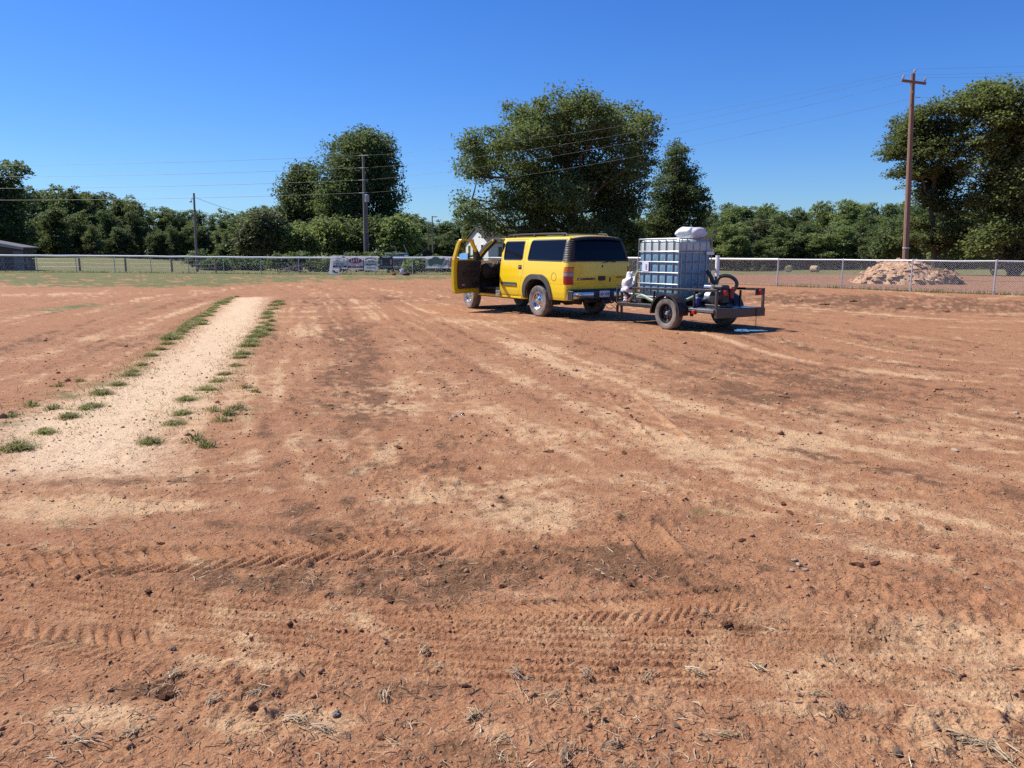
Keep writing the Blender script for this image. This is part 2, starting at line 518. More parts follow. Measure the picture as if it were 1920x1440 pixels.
FLOW = [  # (line driven, reach either side m)
    ([(560, 532), (640, 552), (700, 600), (800, 690), (960, 800), (1250, 930), (1960, 1120)], 5.5),
    ([(2000, 705), (1760, 690), (1560, 660), (1400, 622), (1250, 600), (900, 560), (700, 540)], 4.0),
    ([(2000, 600), (1760, 590), (1560, 575), (1350, 560), (1000, 535)], 5.0),
    ([(-100, 745), (0, 715), (150, 668), (300, 605), (420, 558), (560, 528)], 3.6),
    ([(-100, 1090), (120, 1110), (320, 1140), (520, 1165), (900, 1190), (1450, 1215), (2000, 1235)], 1.6),
    ([(-100, 1330), (400, 1310), (900, 1320), (1400, 1330), (2000, 1300)], .6),
    ([(-100, 900), (200, 897), (420, 885), (560, 850), (640, 780), (650, 700), (610, 600)], 1.3)]
def flow_streak(x, y):
    num = np.zeros(x.shape); den = np.full(x.shape, .15)
    for i, (P, reach) in enumerate(FLOW):
        L = smooth_line(gpoly(P), 4)
        m = bbox_mask(x, y, L, reach * 1.6)
        if not m.any(): continue
        S, T, tot = line_st(x[m], y[m], L)
        wt = np.exp(-(T / reach) ** 2) * sstep(-.1, .1, np.minimum(S, tot - S))
        T = T + .10 * perlin(S * .35, T * .5, 90 + i)
        n = .5 * perlin(T * 1.1, S * .07, 101 + i) + .8 * perlin(T * 2.7, S * .09, 111 + i) + .75 * perlin(T * 6.0, S * .12, 121 + i)
        num[m] += wt * n; den[m] += wt
    return num / den
fs = flow_streak(xs, ys)
pale += 1.6 * np.clip(fs - .03, 0, 1); dark += 1.15 * np.clip(-fs - .03, 0, 1)
sd = poly_sd(xs, ys, gpoly(STRIP)) + .35 * w1 + .22 * w2
strip = 1 - sstep(-.8, .6, sd + .15 * fbm(xs * 8, ys * 8, 64, 2))
w3 = fbm(xs * 9, ys * 9, 63, 3)
pale = np.clip(pale * (.9 + 1.0 * w1 + 1.1 * w2 - .9 * w3) + .18 * w1 + .15 * w2 - .1 * w3, 0, 1)
w3 = fbm(xs * 9, ys * 9, 63, 3)
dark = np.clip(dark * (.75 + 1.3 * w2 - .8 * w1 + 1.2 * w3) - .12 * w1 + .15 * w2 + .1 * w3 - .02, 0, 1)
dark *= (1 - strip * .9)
sand = np.clip(strip * (1.0 + .5 * w2 + .35 * w1 - .4 * w3), 0, 1)
pale = np.maximum(pale, strip * .8)
lotn = lot[nearm]
grs = np.clip(grs * (1 + 1.6 * w1 + 1.2 * w2), 0, 1)
att = {}
for k, v in (('pale', pale), ('dark', dark), ('sod', grs), ('sand', sand)):
    a = np.zeros(GX.shape); a[nearm] = v; att[k] = a
az = GX / np.maximum(GY, 1)
out = sstep(-.1, .8, lot + .3 * fbm(GX * .7, GY * .7, 71, 3))
field = out * (1 - sstep(.02, .09, az + .05 * fbm(GX * .06, GY * .06, 72, 2)))           # pasture left and centre
redlot = out * sstep(.02, .09, az) * (1 - sstep(66, 84, np.hypot(GX, GY) + 6 * fbm(GX * .08, GY * .08, 73, 3)))   # second dirt lot on the right
meadow = out * (1 - field - redlot * sstep(.02, .09, az))
fl = np.abs(lot)
att['sod'] = np.clip(np.maximum(np.maximum(att['sod'] * (1 - redlot), np.clip(field + meadow, 0, 1)), .55 * np.exp(-(lot / .45) ** 2) * (.6 + fbm(GX * 1.5, GY * 1.5, 74, 3))), 0, 1)
att['redlot'] = redlot
# verge of grass just inside the far-left fence
verge = sstep(-8, -1.5, lot + 2.5 * fbm(GX * .35, GY * .35, 75, 3)) * (1 - out) * (1 - sstep(-.12, .02, az))
att['sod'] = np.maximum(att['sod'], verge * .9)
GZ = terr(GX, GY)
rel = np.zeros(GX.shape); rel[nearm] = relief(xs, ys)
GZ = GZ + rel * (1 - sstep(50, 95, RR.ravel()))
GZ = GZ + .05 * redlot * fbm(GX * 1.2, GY * 1.2, 76, 4)
na, nr = len(an), len(pr)
ii, jj = np.meshgrid(np.arange(nr - 1), np.arange(na), indexing='ij')
j2 = (jj + 1) % na
quads = np.stack([ii * na + jj, ii * na + j2, (ii + 1) * na + j2, (ii + 1) * na + jj], -1).reshape(-1, 4)[:, ::-1]
gme = fast_mesh('ground', np.stack([GX, GY, GZ], 1), quads, smooth=True)
for k in ('pale', 'dark', 'sod', 'redlot', 'sand'):
    add_attr(gme, k, att[k])

def ground_material():
    m, nt = new_mat('dirt_ground')
    o = nd(nt, 'ShaderNodeOutputMaterial'); p = nd(nt, 'ShaderNodeBsdfPrincipled')
    geo = nd(nt, 'ShaderNodeNewGeometry'); co = geo.outputs['Position']
    A = {k: nd(nt, 'ShaderNodeAttribute', attribute_name=k).outputs['Fac'] for k in ('pale', 'dark', 'sod', 'redlot', 'sand')}
    nA = noise(nt, co, 1.1, 6, .62); nB = noise(nt, co, 7, 6, .66); nC = noise(nt, co, 38, 5, .7); nD = noise(nt, co, 150, 3, .7)
    clay = mixc(nt, ramp(nt, nB, .34, .68), (.315, .148, .086), (.44, .225, .132))
    clay = mixc(nt, ramp(nt, nA, .38, .66), clay, (.405, .212, .125))
    pw = mth(nt, 'ADD', mth(nt, 'MULTIPLY', A['pale'], 1.1), mth(nt, 'MULTIPLY_ADD', nB, 1.3, -.65))
    pw = mth(nt, 'ADD', pw, mth(nt, 'MULTIPLY_ADD', nC, 1.2, -.6))
    c = mixc(nt, mth(nt, 'MULTIPLY', ramp(nt, pw, .05, 1.45), .95), clay, (.67, .47, .31))
    c = mixc(nt, mth(nt, 'MULTIPLY', ramp(nt, mth(nt, 'ADD', A['sand'], mth(nt, 'MULTIPLY_ADD', nC, .9, -.45)), .15, 1.0), .85), c, (.79, .63, .49))
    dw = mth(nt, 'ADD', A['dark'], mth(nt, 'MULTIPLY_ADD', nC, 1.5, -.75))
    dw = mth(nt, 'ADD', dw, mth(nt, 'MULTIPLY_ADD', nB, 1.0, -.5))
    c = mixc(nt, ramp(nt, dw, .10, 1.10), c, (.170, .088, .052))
    redc = mixc(nt, ramp(nt, nB, .35, .68), (.24, .12, .078), (.39, .215, .135))
    c = mixc(nt, A['redlot'], c, redc)
    gw = mth(nt, 'ADD', A['sod'], mth(nt, 'MULTIPLY_ADD', nC, .7, -.35))
    gw = mth(nt, 'ADD', gw, mth(nt, 'MULTIPLY_ADD', nA, .5, -.25))
    gc = mixc(nt, ramp(nt, nC, .35, .65), (.075, .11, .036), (.155, .19, .072))
    gc = mixc(nt, ramp(nt, nA, .42, .66), gc, (.205, .19, .10))
    c = mixc(nt, ramp(nt, gw, .28, .80), c, gc)
    # grains and crumbs
    sp = nd(nt, 'ShaderNodeTexVoronoi'); sp.inputs['Scale'].default_value = 46; lk(nt, co, sp.inputs['Vector'])
    c = mixc(nt, mth(nt, 'MULTIPLY', ramp(nt, nD, .52, .68), .6), c, (.60, .42, .29))
    c = mixc(nt, mth(nt, 'MULTIPLY', ramp(nt, noise(nt, co, 85, 4, .7), .52, .68), .7), c, (.13, .062, .04))
    c = mixc(nt, 1.0, c, (.85, .785, .655), 'MULTIPLY')
    lk(nt, c, p.inputs['Base Color'])
    p.inputs['Roughness'].default_value = .95
    p.inputs['Specular IOR Level'].default_value = .15
    b1 = nd(nt, 'ShaderNodeBump', Strength=.75); b1.inputs['Distance'].default_value = .02
    hh = mth(nt, 'ADD', mth(nt, 'MULTIPLY', nC, 1.0), mth(nt, 'MULTIPLY', nD, .45))
    hh = mth(nt, 'ADD', hh, mth(nt, 'MULTIPLY', nB, 1.6))
    hh = mth(nt, 'ADD', hh, mth(nt, 'MULTIPLY', ramp(nt, sp.outputs['Distance'], .0, .45), -.35))
    lk(nt, hh, b1.inputs['Height'])
    lk(nt, b1.outputs[0], p.inputs['Normal'])
    lk(nt, p.outputs[0], o.inputs[0])
    return m
ground = link('ground', gme, ground_material())
tag(ground, kind='structure')
# ================================================================== chain link fences
M_GALV = pmat('galvanised_steel', (.50, .51, .52), .45, .35, .15, 5)
M_WIRE = pmat('fence_wire', (.55, .56, .57), .5, .3, .12, 3)
M_RAILW = pmat('white_rail_cover', (.86, .86, .85), .5, 0, .06, 2)
M_WOOD = pmat('weathered_wood', (.17, .13, .10), .85, 0, .3, 9, .5, 40)
M_POLE = pmat('creosote_pole', (.215, .125, .085), .85, 0, .28, 5, .5, 30)
M_POLEG = pmat('grey_pole', (.19, .165, .15), .85, 0, .25, 5, .4, 30)

def chain_fence(name, label, posts, h, rail_r, rail_mat, wire_r, pitch, post_r):
    root = thing(name, label, 'fence', (posts[0][0], posts[0][1], tz(*posts[0])))
    base = np.array([posts[0][0], posts[0][1], tz(*posts[0])])
    P = [np.array([x, y, tz(x, y)]) - base for x, y in posts]
    for i, p in enumerate(P):
        lean = (random.uniform(-.012, .012), random.uniform(-.012, .012))
        mb = MB().tube([p + (0, 0, -.25), p + (lean[0], lean[1], h - rail_r)], post_r, 8)
        mb.lathe([(h - rail_r, post_r * 1.25), (h + .015, post_r * 1.25), (h + .04, 0.004)], p, 'Z', 8)
        mb.build('post', M_GALV, root, True)
    for i in range(len(P) - 1):
        a = P[i] + (0, 0, h - .02); b = P[i + 1] + (0, 0, h - .02)
        mid = (a + b) / 2 - (0, 0, random.uniform(0, .022))
        MB().tube([a, mid, b], rail_r, 8).build('top_rail', rail_mat, root, True)
    V = []; T = []
    def wire(p, q, rad):
        d = (q - p); d = d / (np.linalg.norm(d) + 1e-9)
        n = np.cross(d, (0, 0, 1.0)); nn = np.linalg.norm(n)
        n = n / nn if nn > 1e-6 else np.array((1., 0, 0)); m = np.cross(d, n)
        o = len(V)
        for e in (p, q):
            for k in range(3):
                t = 2 * math.pi * k / 3
                V.append(e + rad * (n * math.cos(t) + m * math.sin(t)))
        for k in range(3):
            T.append((o + k, o + (k + 1) % 3, o + 3 + (k + 1) % 3, o + 3 + k))
    hb, ht = .05, h - .03
    for i in range(len(P) - 1):
        a, b = P[i], P[i + 1]
        L = np.linalg.norm(b - a); d = (b - a) / L; hh = ht - hb
        ks = np.arange(-hh, L, pitch)
        nrm = np.cross(d, (0, 0, 1)); nrm = nrm / np.linalg.norm(nrm)
        for k in ks:
            for sg in (1, -1):
                s0, s1 = max(k, 0), min(k + hh, L)
                if s1 - s0 < .02: continue
                z0, z1 = (s0 - k), (s1 - k)
                if sg < 0: z0, z1 = hh - z0, hh - z1
                off = nrm * (.03 + .003 * sg)
                wire(a + d * s0 + off + (0, 0, hb + z0), a + d * s1 + off + (0, 0, hb + z1), wire_r)
        wire(a + (0, 0, .07), b + (0, 0, .07), wire_r * 1.6)
    me = fast_mesh('chain_link', np.array(V), np.array(T))
    tag(link('chain_link', me, M_WIRE, root), kind='stuff')
    return root
FH = 1.25
chain_fence('chain_link_fence', 'chain link fence with white covered top rail along the grassy field', FENCE_L, FH, .058, M_RAILW, .0016, .075, .03)
chain_fence('chain_link_fence', 'curved stretch of chain link fence behind the yellow vehicle and trailer', [FENCE_L[-1]] + FENCE_C + [FENCE_R[0]], FH, .045, M_RAILW, .0024, .075, .03)
chain_fence('chain_link_fence', 'silver chain link fence in front of the dirt mound', FENCE_R, FH, .03, M_GALV, .0029, .075, .031)

# low post-and-wire field fence on the pasture
root = thing('field_fence', 'weathered wooden posts with wire at the edge of the green field', 'fence', (-40, 60.5, tz(-40, 60.5)))
pp = []
for px in (-60, 18, 67, 162, 246, 331, 410):
    x = XA(px, 61.5); y = 60.5 + random.uniform(-.2, .2)
    z = tz(x, y) - tz(-40, 60.5)
    lean = random.uniform(-.08, .08)
    MB().tube([(x + 40, y - 60.5, z - .3), (x + 40 + lean * .4, y - 60.5, z + .55), (x + 40 + lean, y - 60.5, z + 1.02)], [.085, .08, .075], 7).build('post', M_WOOD, root, True)
    pp.append((x + 40, y - 60.5, z))
for k, hz in enumerate((.35, .65, .95)):
    for a, b in zip(pp[:-1], pp[1:]):
        MB().tube([(a[0], a[1] - .085, a[2] + hz), ((a[0] + b[0]) / 2, (a[1] + b[1]) / 2 - .085, (a[2] + b[2]) / 2 + hz - .03), (b[0], b[1] - .085, b[2] + hz)], .004, 3, False).build('wire', M_WIRE, root)
# ================================================================== trees
def leaf_mat(name, dark, light, warm=(.16, .13, .04), trans=.28):
    m, nt = new_mat(name)
    o = nd(nt, 'ShaderNodeOutputMaterial'); p = nd(nt, 'ShaderNodeBsdfPrincipled')
    t = nd(nt, 'ShaderNodeAttribute', attribute_name='tint').outputs['Fac']
    oi = nd(nt, 'ShaderNodeObjectInfo')
    c = mixc(nt, t, dark, light)
    c = mixc(nt, ramp(nt, t, .86, 1.0), c, warm)
    hs = nd(nt, 'ShaderNodeHueSaturation'); lk(nt, c, hs.inputs['Color'])
    lk(nt, mth(nt, 'MULTIPLY_ADD', oi.outputs['Random'], .022, .484), hs.inputs['Hue'])
    lk(nt, mth(nt, 'MULTIPLY_ADD', oi.outputs['Random'], .4, .8), hs.inputs['Value'])
    hs.inputs['Saturation'].default_value = .92
    c = hs.outputs[0]
    lk(nt, c, p.inputs['Base Color']); p.inputs['Roughness'].default_value = .6
    p.inputs['Specular IOR Level'].default_value = .2
    tr = nd(nt, 'ShaderNodeBsdfTranslucent')
    lk(nt, mixc(nt, .5, c, (.22, .28, .05)), tr.inputs['Color'])
    mx = nd(nt, 'ShaderNodeMixShader'); mx.inputs[0].default_value = trans
    lk(nt, p.outputs[0], mx.inputs[1]); lk(nt, tr.outputs[0], mx.inputs[2]); lk(nt, mx.outputs[0], o.inputs[0])
    return m
L_OAK = leaf_mat('oak_leaves', (.055, .088, .033), (.215, .255, .095), (.30, .29, .115), .42)
L_DARK = leaf_mat('dark_leaves', (.042, .075, .030), (.145, .198, .080), (.21, .22, .09), .40)
L_LIGHT = leaf_mat('light_leaves', (.10, .15, .046), (.32, .37, .125), (.40, .37, .13), .5)
L_GREY = leaf_mat('grey_leaves', (.075, .085, .042), (.165, .17, .088), (.19, .16, .09), .3)
M_BARK = pmat('bark', (.085, .065, .05), .9, 0, .35, 4, .6, 14)

def leaf_mesh(name, C, size, tint, rs, up=.55, aspect=.6):
    n = len(C)
    N = rs.normal(size=(n, 3)); N[:, 2] = np.abs(N[:, 2]) + up
    N /= np.linalg.norm(N, axis=1, keepdims=True)
    A = rs.normal(size=(n, 3)); A -= (A * N).sum(1, keepdims=True) * N
    A /= np.linalg.norm(A, axis=1, keepdims=True)
    Bv = np.cross(N, A)
    s = (size * rs.uniform(.6, 1.35, n))[:, None]
    V = np.stack([C - A * s, C - Bv * s * aspect + A * s * .1, C + A * s * .9 - N * s * .15, C + Bv * s * aspect + A * s * .1], 1).reshape(-1, 3)
    Fq = np.arange(4 * n).reshape(n, 4)
    me = fast_mesh(name, V, Fq)
    add_attr(me, 'tint', np.clip(tint, 0, 1), 'FACE')
    return me

def crown_points(lobes, n_leaf, clump_r, per, rs, shell=.45, flat=.65):
    """leaf centres gathered in clumps spread through a union of lobes"""
    L = np.array(lobes, float)
    w = (L[:, 3] * L[:, 4] * L[:, 5]) ** .72
    nc = max(8, n_leaf // per)
    pick = rs.choice(len(L), nc, p=w / w.sum())
    d = rs.normal(size=(nc, 3)); d /= np.linalg.norm(d, axis=1, keepdims=True)
    rad = (shell + (1 - shell) * rs.uniform(0, 1, nc) ** .6)[:, None] * rs.uniform(.82, 1.12, (nc, 1))
    cc = L[pick, :3] + d * rad * L[pick, 3:6]
    ct = rs.uniform(0, 1, nc)
    k = rs.integers(0, nc, n_leaf)
    cr = (clump_r * rs.uniform(.55, 1.45, nc))[k][:, None]
    P = cc[k] + np.clip(rs.normal(size=(n_leaf, 3)), -1.5, 1.5) * cr * np.array([1, 1, flat]) * .6
    tint = .35 + .35 * (ct[k] - .3) + rs.normal(0, .20, n_leaf)
    return P, tint, cc

def limb_path(a, b, rs, sag=.12, n=5):
    a = np.array(a, float); b = np.array(b, float)
    d = np.linalg.norm(b - a)
    out = []
    for i in range(n + 1):
        t = i / n
        p = a + (b - a) * t
        p[2] += d * sag * math.sin(math.pi * t) * (1 if i not in (0, n) else 0)
        if 0 < i < n:
            p = p + rs.normal(size=3) * d * .035
        out.append(p)
    return out

def tree_meshes(name, lobes, trunk, n_leaf, leaf, clump_r, seed, per=26, shell=.45, twig=2, flat=.65, up=.55, aspect=.6):
    """trunk: (list of points, base radius); lobes and points relative to the base"""
    rs = np.random.default_rng(seed)
    P, tint, cc = crown_points(lobes, n_leaf, clump_r, per, rs, shell, flat)
    keep = P[:, 2] > .004 * max(1.0, P[:, 2].max())
    crown = leaf_mesh(name + '_crown', P[keep], leaf, tint[keep], rs, up, aspect)
    mb = MB()
    tp = [np.array(p, float) for p in trunk[0]]; r0 = trunk[1]
    rad = [r0 * (1.35 if i == 0 else 1 - .62 * i / (len(tp) - 1)) for i in range(len(tp))]
    mb.tube(tp, rad, 9)
    for l in lobes:
        c = np.array(l[:3]); 
        zt = [p for p in tp if p[2] < c[2] - .1 * l[5]] or [tp[0]]
        a = zt[-1] if rs.uniform() < .55 or len(zt) < 2 else zt[-2]
        ln = np.linalg.norm(c - a)
        r = min(r0 * .5, .03 + .018 * ln)
        path = limb_path(a, c, rs, .05)
        mb.tube(path, list(np.linspace(r, r * .35, len(path))), 5)
        near = np.argsort(np.linalg.norm((cc - c) / np.array(l[3:6]), axis=1))[:40]
        for k in rs.choice(near, min(twig, len(near)), replace=False):
            st = path[rs.integers(2, len(path))]
            pt = limb_path(st, cc[k], rs, .03, 3)
            mb.tube(pt, list(np.linspace(r * .4, r * .12, len(pt))), 4)
    return mb.mesh(name + '_trunk', True, 60), crown

def photo_lobes(spec, Y, base, depth=1.0, seed=0):
    rs = np.random.default_rng(seed)
    out = []
    k = Y / F_PX
    D = max(s[0] for s in spec) - min(s[0] for s in spec)
    for s in spec:
        rx, rz = s[2] * k, s[3] * k
        off = rs.uniform(-1, 1) * D * k * .28 * depth
        x, _, z = AT(s[0], s[1], Y + off)
        out.append((x - base[0], off, z - base[2], rx, (rx + rz) / 2 * 1.1, rz))
    # fill the middle of the crown front to back
    for s in spec[::2]:
        off = rs.uniform(-1, 1) * D * k * .38 * depth
        x, _, z = AT(s[0], s[1], Y + off)
        rx, rz = s[2] * k * .9, s[3] * k * .9
        out.append(((x - base[0]) * .85, off, z - base[2] - .3, rx, rx, rz))
    return out

def hero_tree(name, label, Y, base_px, spec, trunk_px, r0, n_leaf, leaf, clump_r, mat, seed, cat='tree', group=None, **kw):
    bx = XA(base_px, Y)
    base = (bx, Y, tz(bx, Y))
    depth = kw.pop('depth', 1.0)
    lobes = photo_lobes(spec, Y, base, depth, seed)
    tp = [(0, 0, -.3)]
    for (px, py) in trunk_px:
        x, _, z = AT(px, py, Y); tp.append((x - base[0], 0, z - base[2]))
    tm, cm = tree_meshes(name, lobes, (tp, r0), n_leaf, leaf, clump_r, seed, **kw)
    root = thing(name, label, cat, base, 0, group)
    link('trunk', tm, M_BARK, root)
    link('crown', cm, mat, root)
    return root

OAK = [(1094, 192, 34, 30), (1041, 203, 36, 34), (975, 220, 40, 32), (1165, 226, 42, 32), (1205, 245, 30, 30), (1120, 255, 46, 38), (1060, 268, 46, 40), (1000, 272, 46, 38), (938, 262, 38, 30),
       (893, 280, 32, 30), (876, 312, 26, 28), (925, 318, 40, 28), (985, 328, 46, 34), (1050, 325, 42, 36), (1110, 315, 42, 32), (1165, 295, 44, 32), (1208, 292, 26, 32), (1190, 342, 34, 28),
       (1140, 372, 42, 28), (885, 372, 24, 22), (880, 402, 24, 22), (925, 404, 38, 24), (975, 388, 44, 34), (1030, 402, 36, 34), (1095, 415, 36, 26), (1155, 408, 38, 26), (1000, 436, 44, 20), (1008, 238, 38, 32), (1132, 226, 36, 30), (1070, 228, 38, 32), (1140, 330, 40, 32), (922, 434, 15, 8), (946, 438, 18, 10), (905, 428, 12, 8), (1050, 362, 55, 36), (1112, 362, 48, 34), (1000, 362, 46, 32), (945, 372, 38, 26), (1182, 382, 38, 26), (1125, 442, 38, 18), (960, 432, 36, 16), (1040, 447, 48, 16), (1080, 444, 45, 18)]
hero_tree('oak_tree', 'large spreading oak rising behind the yellow vehicle', 75, 1072, OAK, [(1073, 440), (1071, 400), (1068, 350), (1062, 300), (1066, 240)], .62, 124000, .135, .80, L_OAK, 3, shell=.35, per=70, twig=3)
SMALL = [(1268, 286, 20, 22), (1262, 318, 30, 26), (1290, 330, 26, 24), (1250, 352, 36, 28), (1300, 366, 32, 22), (1316, 392, 22, 16), (1255, 388, 42, 32), (1295, 410, 36, 24), (1230, 425, 36, 28), (1275, 440, 44, 26), (1225, 455, 30, 20)]
hero_tree('cedar_tree', 'smaller pointed tree beside the large oak', 84, 1262, SMALL, [(1262, 440), (1263, 380), (1266, 320), (1268, 280)], .28, 45000, .115, .55, L_DARK, 5, shell=.25, per=34, flat=.45)
POPLAR = [(690, 278, 42, 36), (652, 292, 44, 40), (722, 306, 26, 44), (622, 326, 36, 40), (680, 335, 52, 46), (728, 362, 26, 38), (642, 375, 48, 42), (702, 385, 48, 42), (604, 378, 32, 34), (660, 425, 55, 36), (735, 410, 26, 30)]
hero_tree('poplar_tree', 'tall rounded tree rising behind the grey utility pole', 96, 680, POPLAR, [(680, 440), (680, 380), (678, 330), (680, 280)], .5, 60000, .17, .95, L_DARK, 7, shell=.45, per=46)
hero_tree('poplar_tree', 'shorter tree leaning against the left of the tall rounded tree', 99, 560, [(568, 332, 26, 28), (552, 360, 30, 32), (578, 378, 32, 32), (545, 398, 26, 28), (570, 425, 40, 32)], [(560, 440), (562, 400), (566, 340)], .3, 28000, .165, .8, L_DARK, 8, shell=.4, per=40)
for i, (spec, bpx, lab, mt) in enumerate([
        ([(620, 432, 48, 30), (595, 452, 44, 24), (640, 458, 40, 20)], 616, 'broad green bush under the tall rounded tree', L_LIGHT),
        ([(690, 432, 44, 28), (715, 450, 42, 22), (670, 456, 36, 20)], 694, 'dark leafy bush directly behind the grey utility pole', L_DARK),
        ([(742, 428, 30, 24), (762, 446, 28, 26), (735, 458, 34, 18)], 748, 'bush with yellowing leaves to the right of the grey utility pole', L_LIGHT),
        ([(550, 445, 36, 26), (528, 458, 32, 20), (572, 462, 34, 16)], 548, 'low bush at the foot of the shorter rounded tree', L_LIGHT),
        ([(500, 420, 30, 26), (478, 440, 32, 28), (508, 456, 30, 20), (460, 458, 26, 18)], 490, 'dull grey green bush between field and tall trees', L_GREY)]):
    hero_tree('bush', lab, 90 - i * 1.5, bpx, spec, [(bpx, 462), (bpx, 440)], .16, 11000, .165, .65, mt, 20 + i, cat='bush', shell=.4)
R1 = [(1700, 236, 34, 24), (1742, 222, 36, 28), (1692, 270, 38, 22), (1668, 290, 26, 12), (1742, 275, 42, 30), (1775, 258, 32, 34), (1722, 318, 36, 18), (1686, 322, 24, 10), (1772, 330, 38, 34), (1792, 385, 36, 28), (1745, 372, 34, 18), (1720, 352, 26, 10), (1722, 415, 26, 14), (1792, 430, 32, 22), (1760, 452, 34, 14), (1705, 445, 24, 12)]
hero_tree('beech_tree', 'tree with flat layered branches reaching towards the brown utility pole', 60, 1757, R1, [(1750, 430), (1745, 390), (1752, 340), (1765, 290), (1760, 240)], .2, 52000, .105, .62, L_OAK, 31, shell=.3, flat=.30, per=44, up=.9)
R2 = [(1795, 198, 30, 24), (1838, 186, 34, 28), (1862, 166, 26, 20), (1880, 190, 42, 34), (1915, 205, 40, 42), (1840, 240, 48, 44), (1900, 270, 52, 52), (1838, 305, 44, 44), (1905, 345, 52, 52), (1855, 380, 42, 38), (1915, 415, 48, 40), (1868, 432, 42, 26), (1955, 250, 52, 70), (1965, 370, 52, 66), (1985, 190, 40, 40), (1880, 470, 46, 22), (1935, 465, 46, 26), (1845, 462, 30, 22), (1980, 450, 40, 34)]
hero_tree('hickory_tree', 'large yellow green tree in the sun beside the layered tree', 57, 1905, R2, [(1903, 430), (1902, 370), (1898, 300), (1895, 230)], .34, 76000, .122, .62, L_LIGHT, 33, shell=.45, depth=.7, per=44)
for i, (bpx, spec, lab, mt) in enumerate([
        (1690, [(1680, 440, 34, 30), (1705, 462, 30, 18), (1660, 465, 26, 16)], 'green thicket bush behind the foot of the brown utility pole', L_DARK),
        (1790, [(1785, 445, 30, 26), (1810, 462, 28, 18), (1765, 466, 24, 14)], 'pale green thicket bush behind the layered tree', L_LIGHT),
        (1870, [(1860, 450, 36, 26), (1900, 460, 34, 20), (1835, 466, 28, 14)], 'dark thicket bush under the large yellow green tree', L_DARK)]):
    hero_tree('bush', lab, 70 + i * 2, bpx, spec, [(bpx, 470), (bpx, 445)], .12, 13000, .13, .55, mt, 40 + i, cat='bush', shell=.4)
hero_tree('bush', 'sunlit light green bush between the yellow vehicle and the water tank', 78, 1165, [(1160, 425, 24, 16), (1180, 440, 30, 20), (1150, 452, 26, 16)], [(1165, 460), (1165, 440)], .12, 11000, .13, .5, L_LIGHT, 50, cat='bush', shell=.4)
hero_tree('bush', 'small round bush growing just behind the banner fence', 60, 770, [(770, 494, 10, 9), (765, 500, 9, 6), (777, 500, 8, 6)], [(770, 502), (770, 496)], .04, 1800, .09, .2, L_LIGHT, 51, cat='bush', shell=.3)

rs_ = np.random.default_rng(60)
for i, px in enumerate([372, 405, 438, 470, 520, 560, 598, 634, 668, 702, 738, 790, 822, 850, 880]):
    Yb = float(rs_.uniform(68, 76)); t_ = float(rs_.uniform(472, 484))
    hero_tree('shrub', 'dark low shrub in the shady undergrowth behind the banner fence', Yb, px, [(px, t_ + 10, 22, 12), (px - 13, t_ + 16, 17, 9), (px + 13, t_ + 15, 18, 10)], [(px, 500), (px, 490)], .05, 2400, .13, .35, L_DARK, 600 + i, cat='shrub', group='low shrubs behind the banner fence', shell=.35)
# --- trees of the far woods: a few grown kinds, each standing tree an object of its own
def generic(kind, seed):
    rs = np.random.default_rng(seed)
    lobes = []
    if kind == 'pine':
        for k in range(11):
            t = k / 10; rr = .20 * (1 - t) ** .8 + .03
            a = rs.uniform(0, 6.28); q = rr * .5
            lobes.append((q * math.cos(a), q * math.sin(a), .30 + .68 * t, rr, rr, .07))
    else:
        n = 13; wid = .36 if kind == 'round' else .26
        for k in range(n):
            t = k / (n - 1); z = .05 + .86 * t
            ww = wid * math.sqrt(max(.1, 1 - ((z - .42) / .58) ** 2))
            a = rs.uniform(0, 6.28); q = ww * rs.uniform(.3, .72)
            s = rs.uniform(.11, .18)
            lobes.append((q * math.cos(a), q * math.sin(a), z, s, s, s * .8))
        lobes.append((0, 0, .5, wid * .6, wid * .6, .3))
    return tree_meshes('wood_' + kind, lobes, ([(0, 0, -.03), (0.01, 0, .25), (0, .01, .55), (0, 0, .85)], .02), 13000, .0158 if kind != 'pine' else .013, .055, seed, per=40, twig=0, shell=.55)
GEN = {k: [generic(k, 100 + 10 * i + j) for j in range(n)] for i, (k, n) in enumerate((('round', 3), ('oval', 3), ('pine', 1)))}
LABK = {'round': 'broad rounded tree', 'oval': 'tall narrow leafy tree', 'pine': 'dark pine'}
MATK = {'d': L_DARK, 'l': L_LIGHT, 'o': L_OAK, 'g': L_GREY}
_gm = {}
def wood_tree(px, top, Y, kind, mt, wood, group, widen=1.0):
    x = XA(px, Y); z0 = tz(x, Y)
    h = AT(px, top, Y)[2] - z0
    v = random.randrange(len(GEN[kind])); tm, cm = GEN[kind][v]
    if not tm.materials:
        tm.materials.append(M_BARK); cm.materials.append(L_DARK)
    tone = {'d': 'dark green', 'l': 'yellowish green', 'o': 'mid green', 'g': 'greyish green'}[mt]
    root = thing('wood_tree' if kind != 'pine' else 'pine_tree', f'{tone} {LABK[kind]} in the {wood}', 'tree', (x, Y, z0), random.uniform(0, 6.28), group)
    s = h * random.uniform(.92, 1.18) * widen
    root.scale = (s, s, h)
    link('trunk', tm, None, root); cr_ = link('crown', cm, None, root)
    cr_.material_slots[0].link = 'OBJECT'; cr_.material_slots[0].material = MATK[mt]
    return root
WL, GLF = 'wood beyond the grassy field', 'trees of the wood beyond the grassy field'
sky_l = [(-60, 310), (-15, 300), (20, 303), (52, 352), (80, 358), (105, 352), (128, 350), (150, 354), (172, 362), (195, 364), (222, 372), (240, 368), (262, 380), (285, 390), (312, 392), (330, 390), (352, 396), (378, 390), (402, 398), (430, 394), (455, 398), (482, 393), (508, 388)]
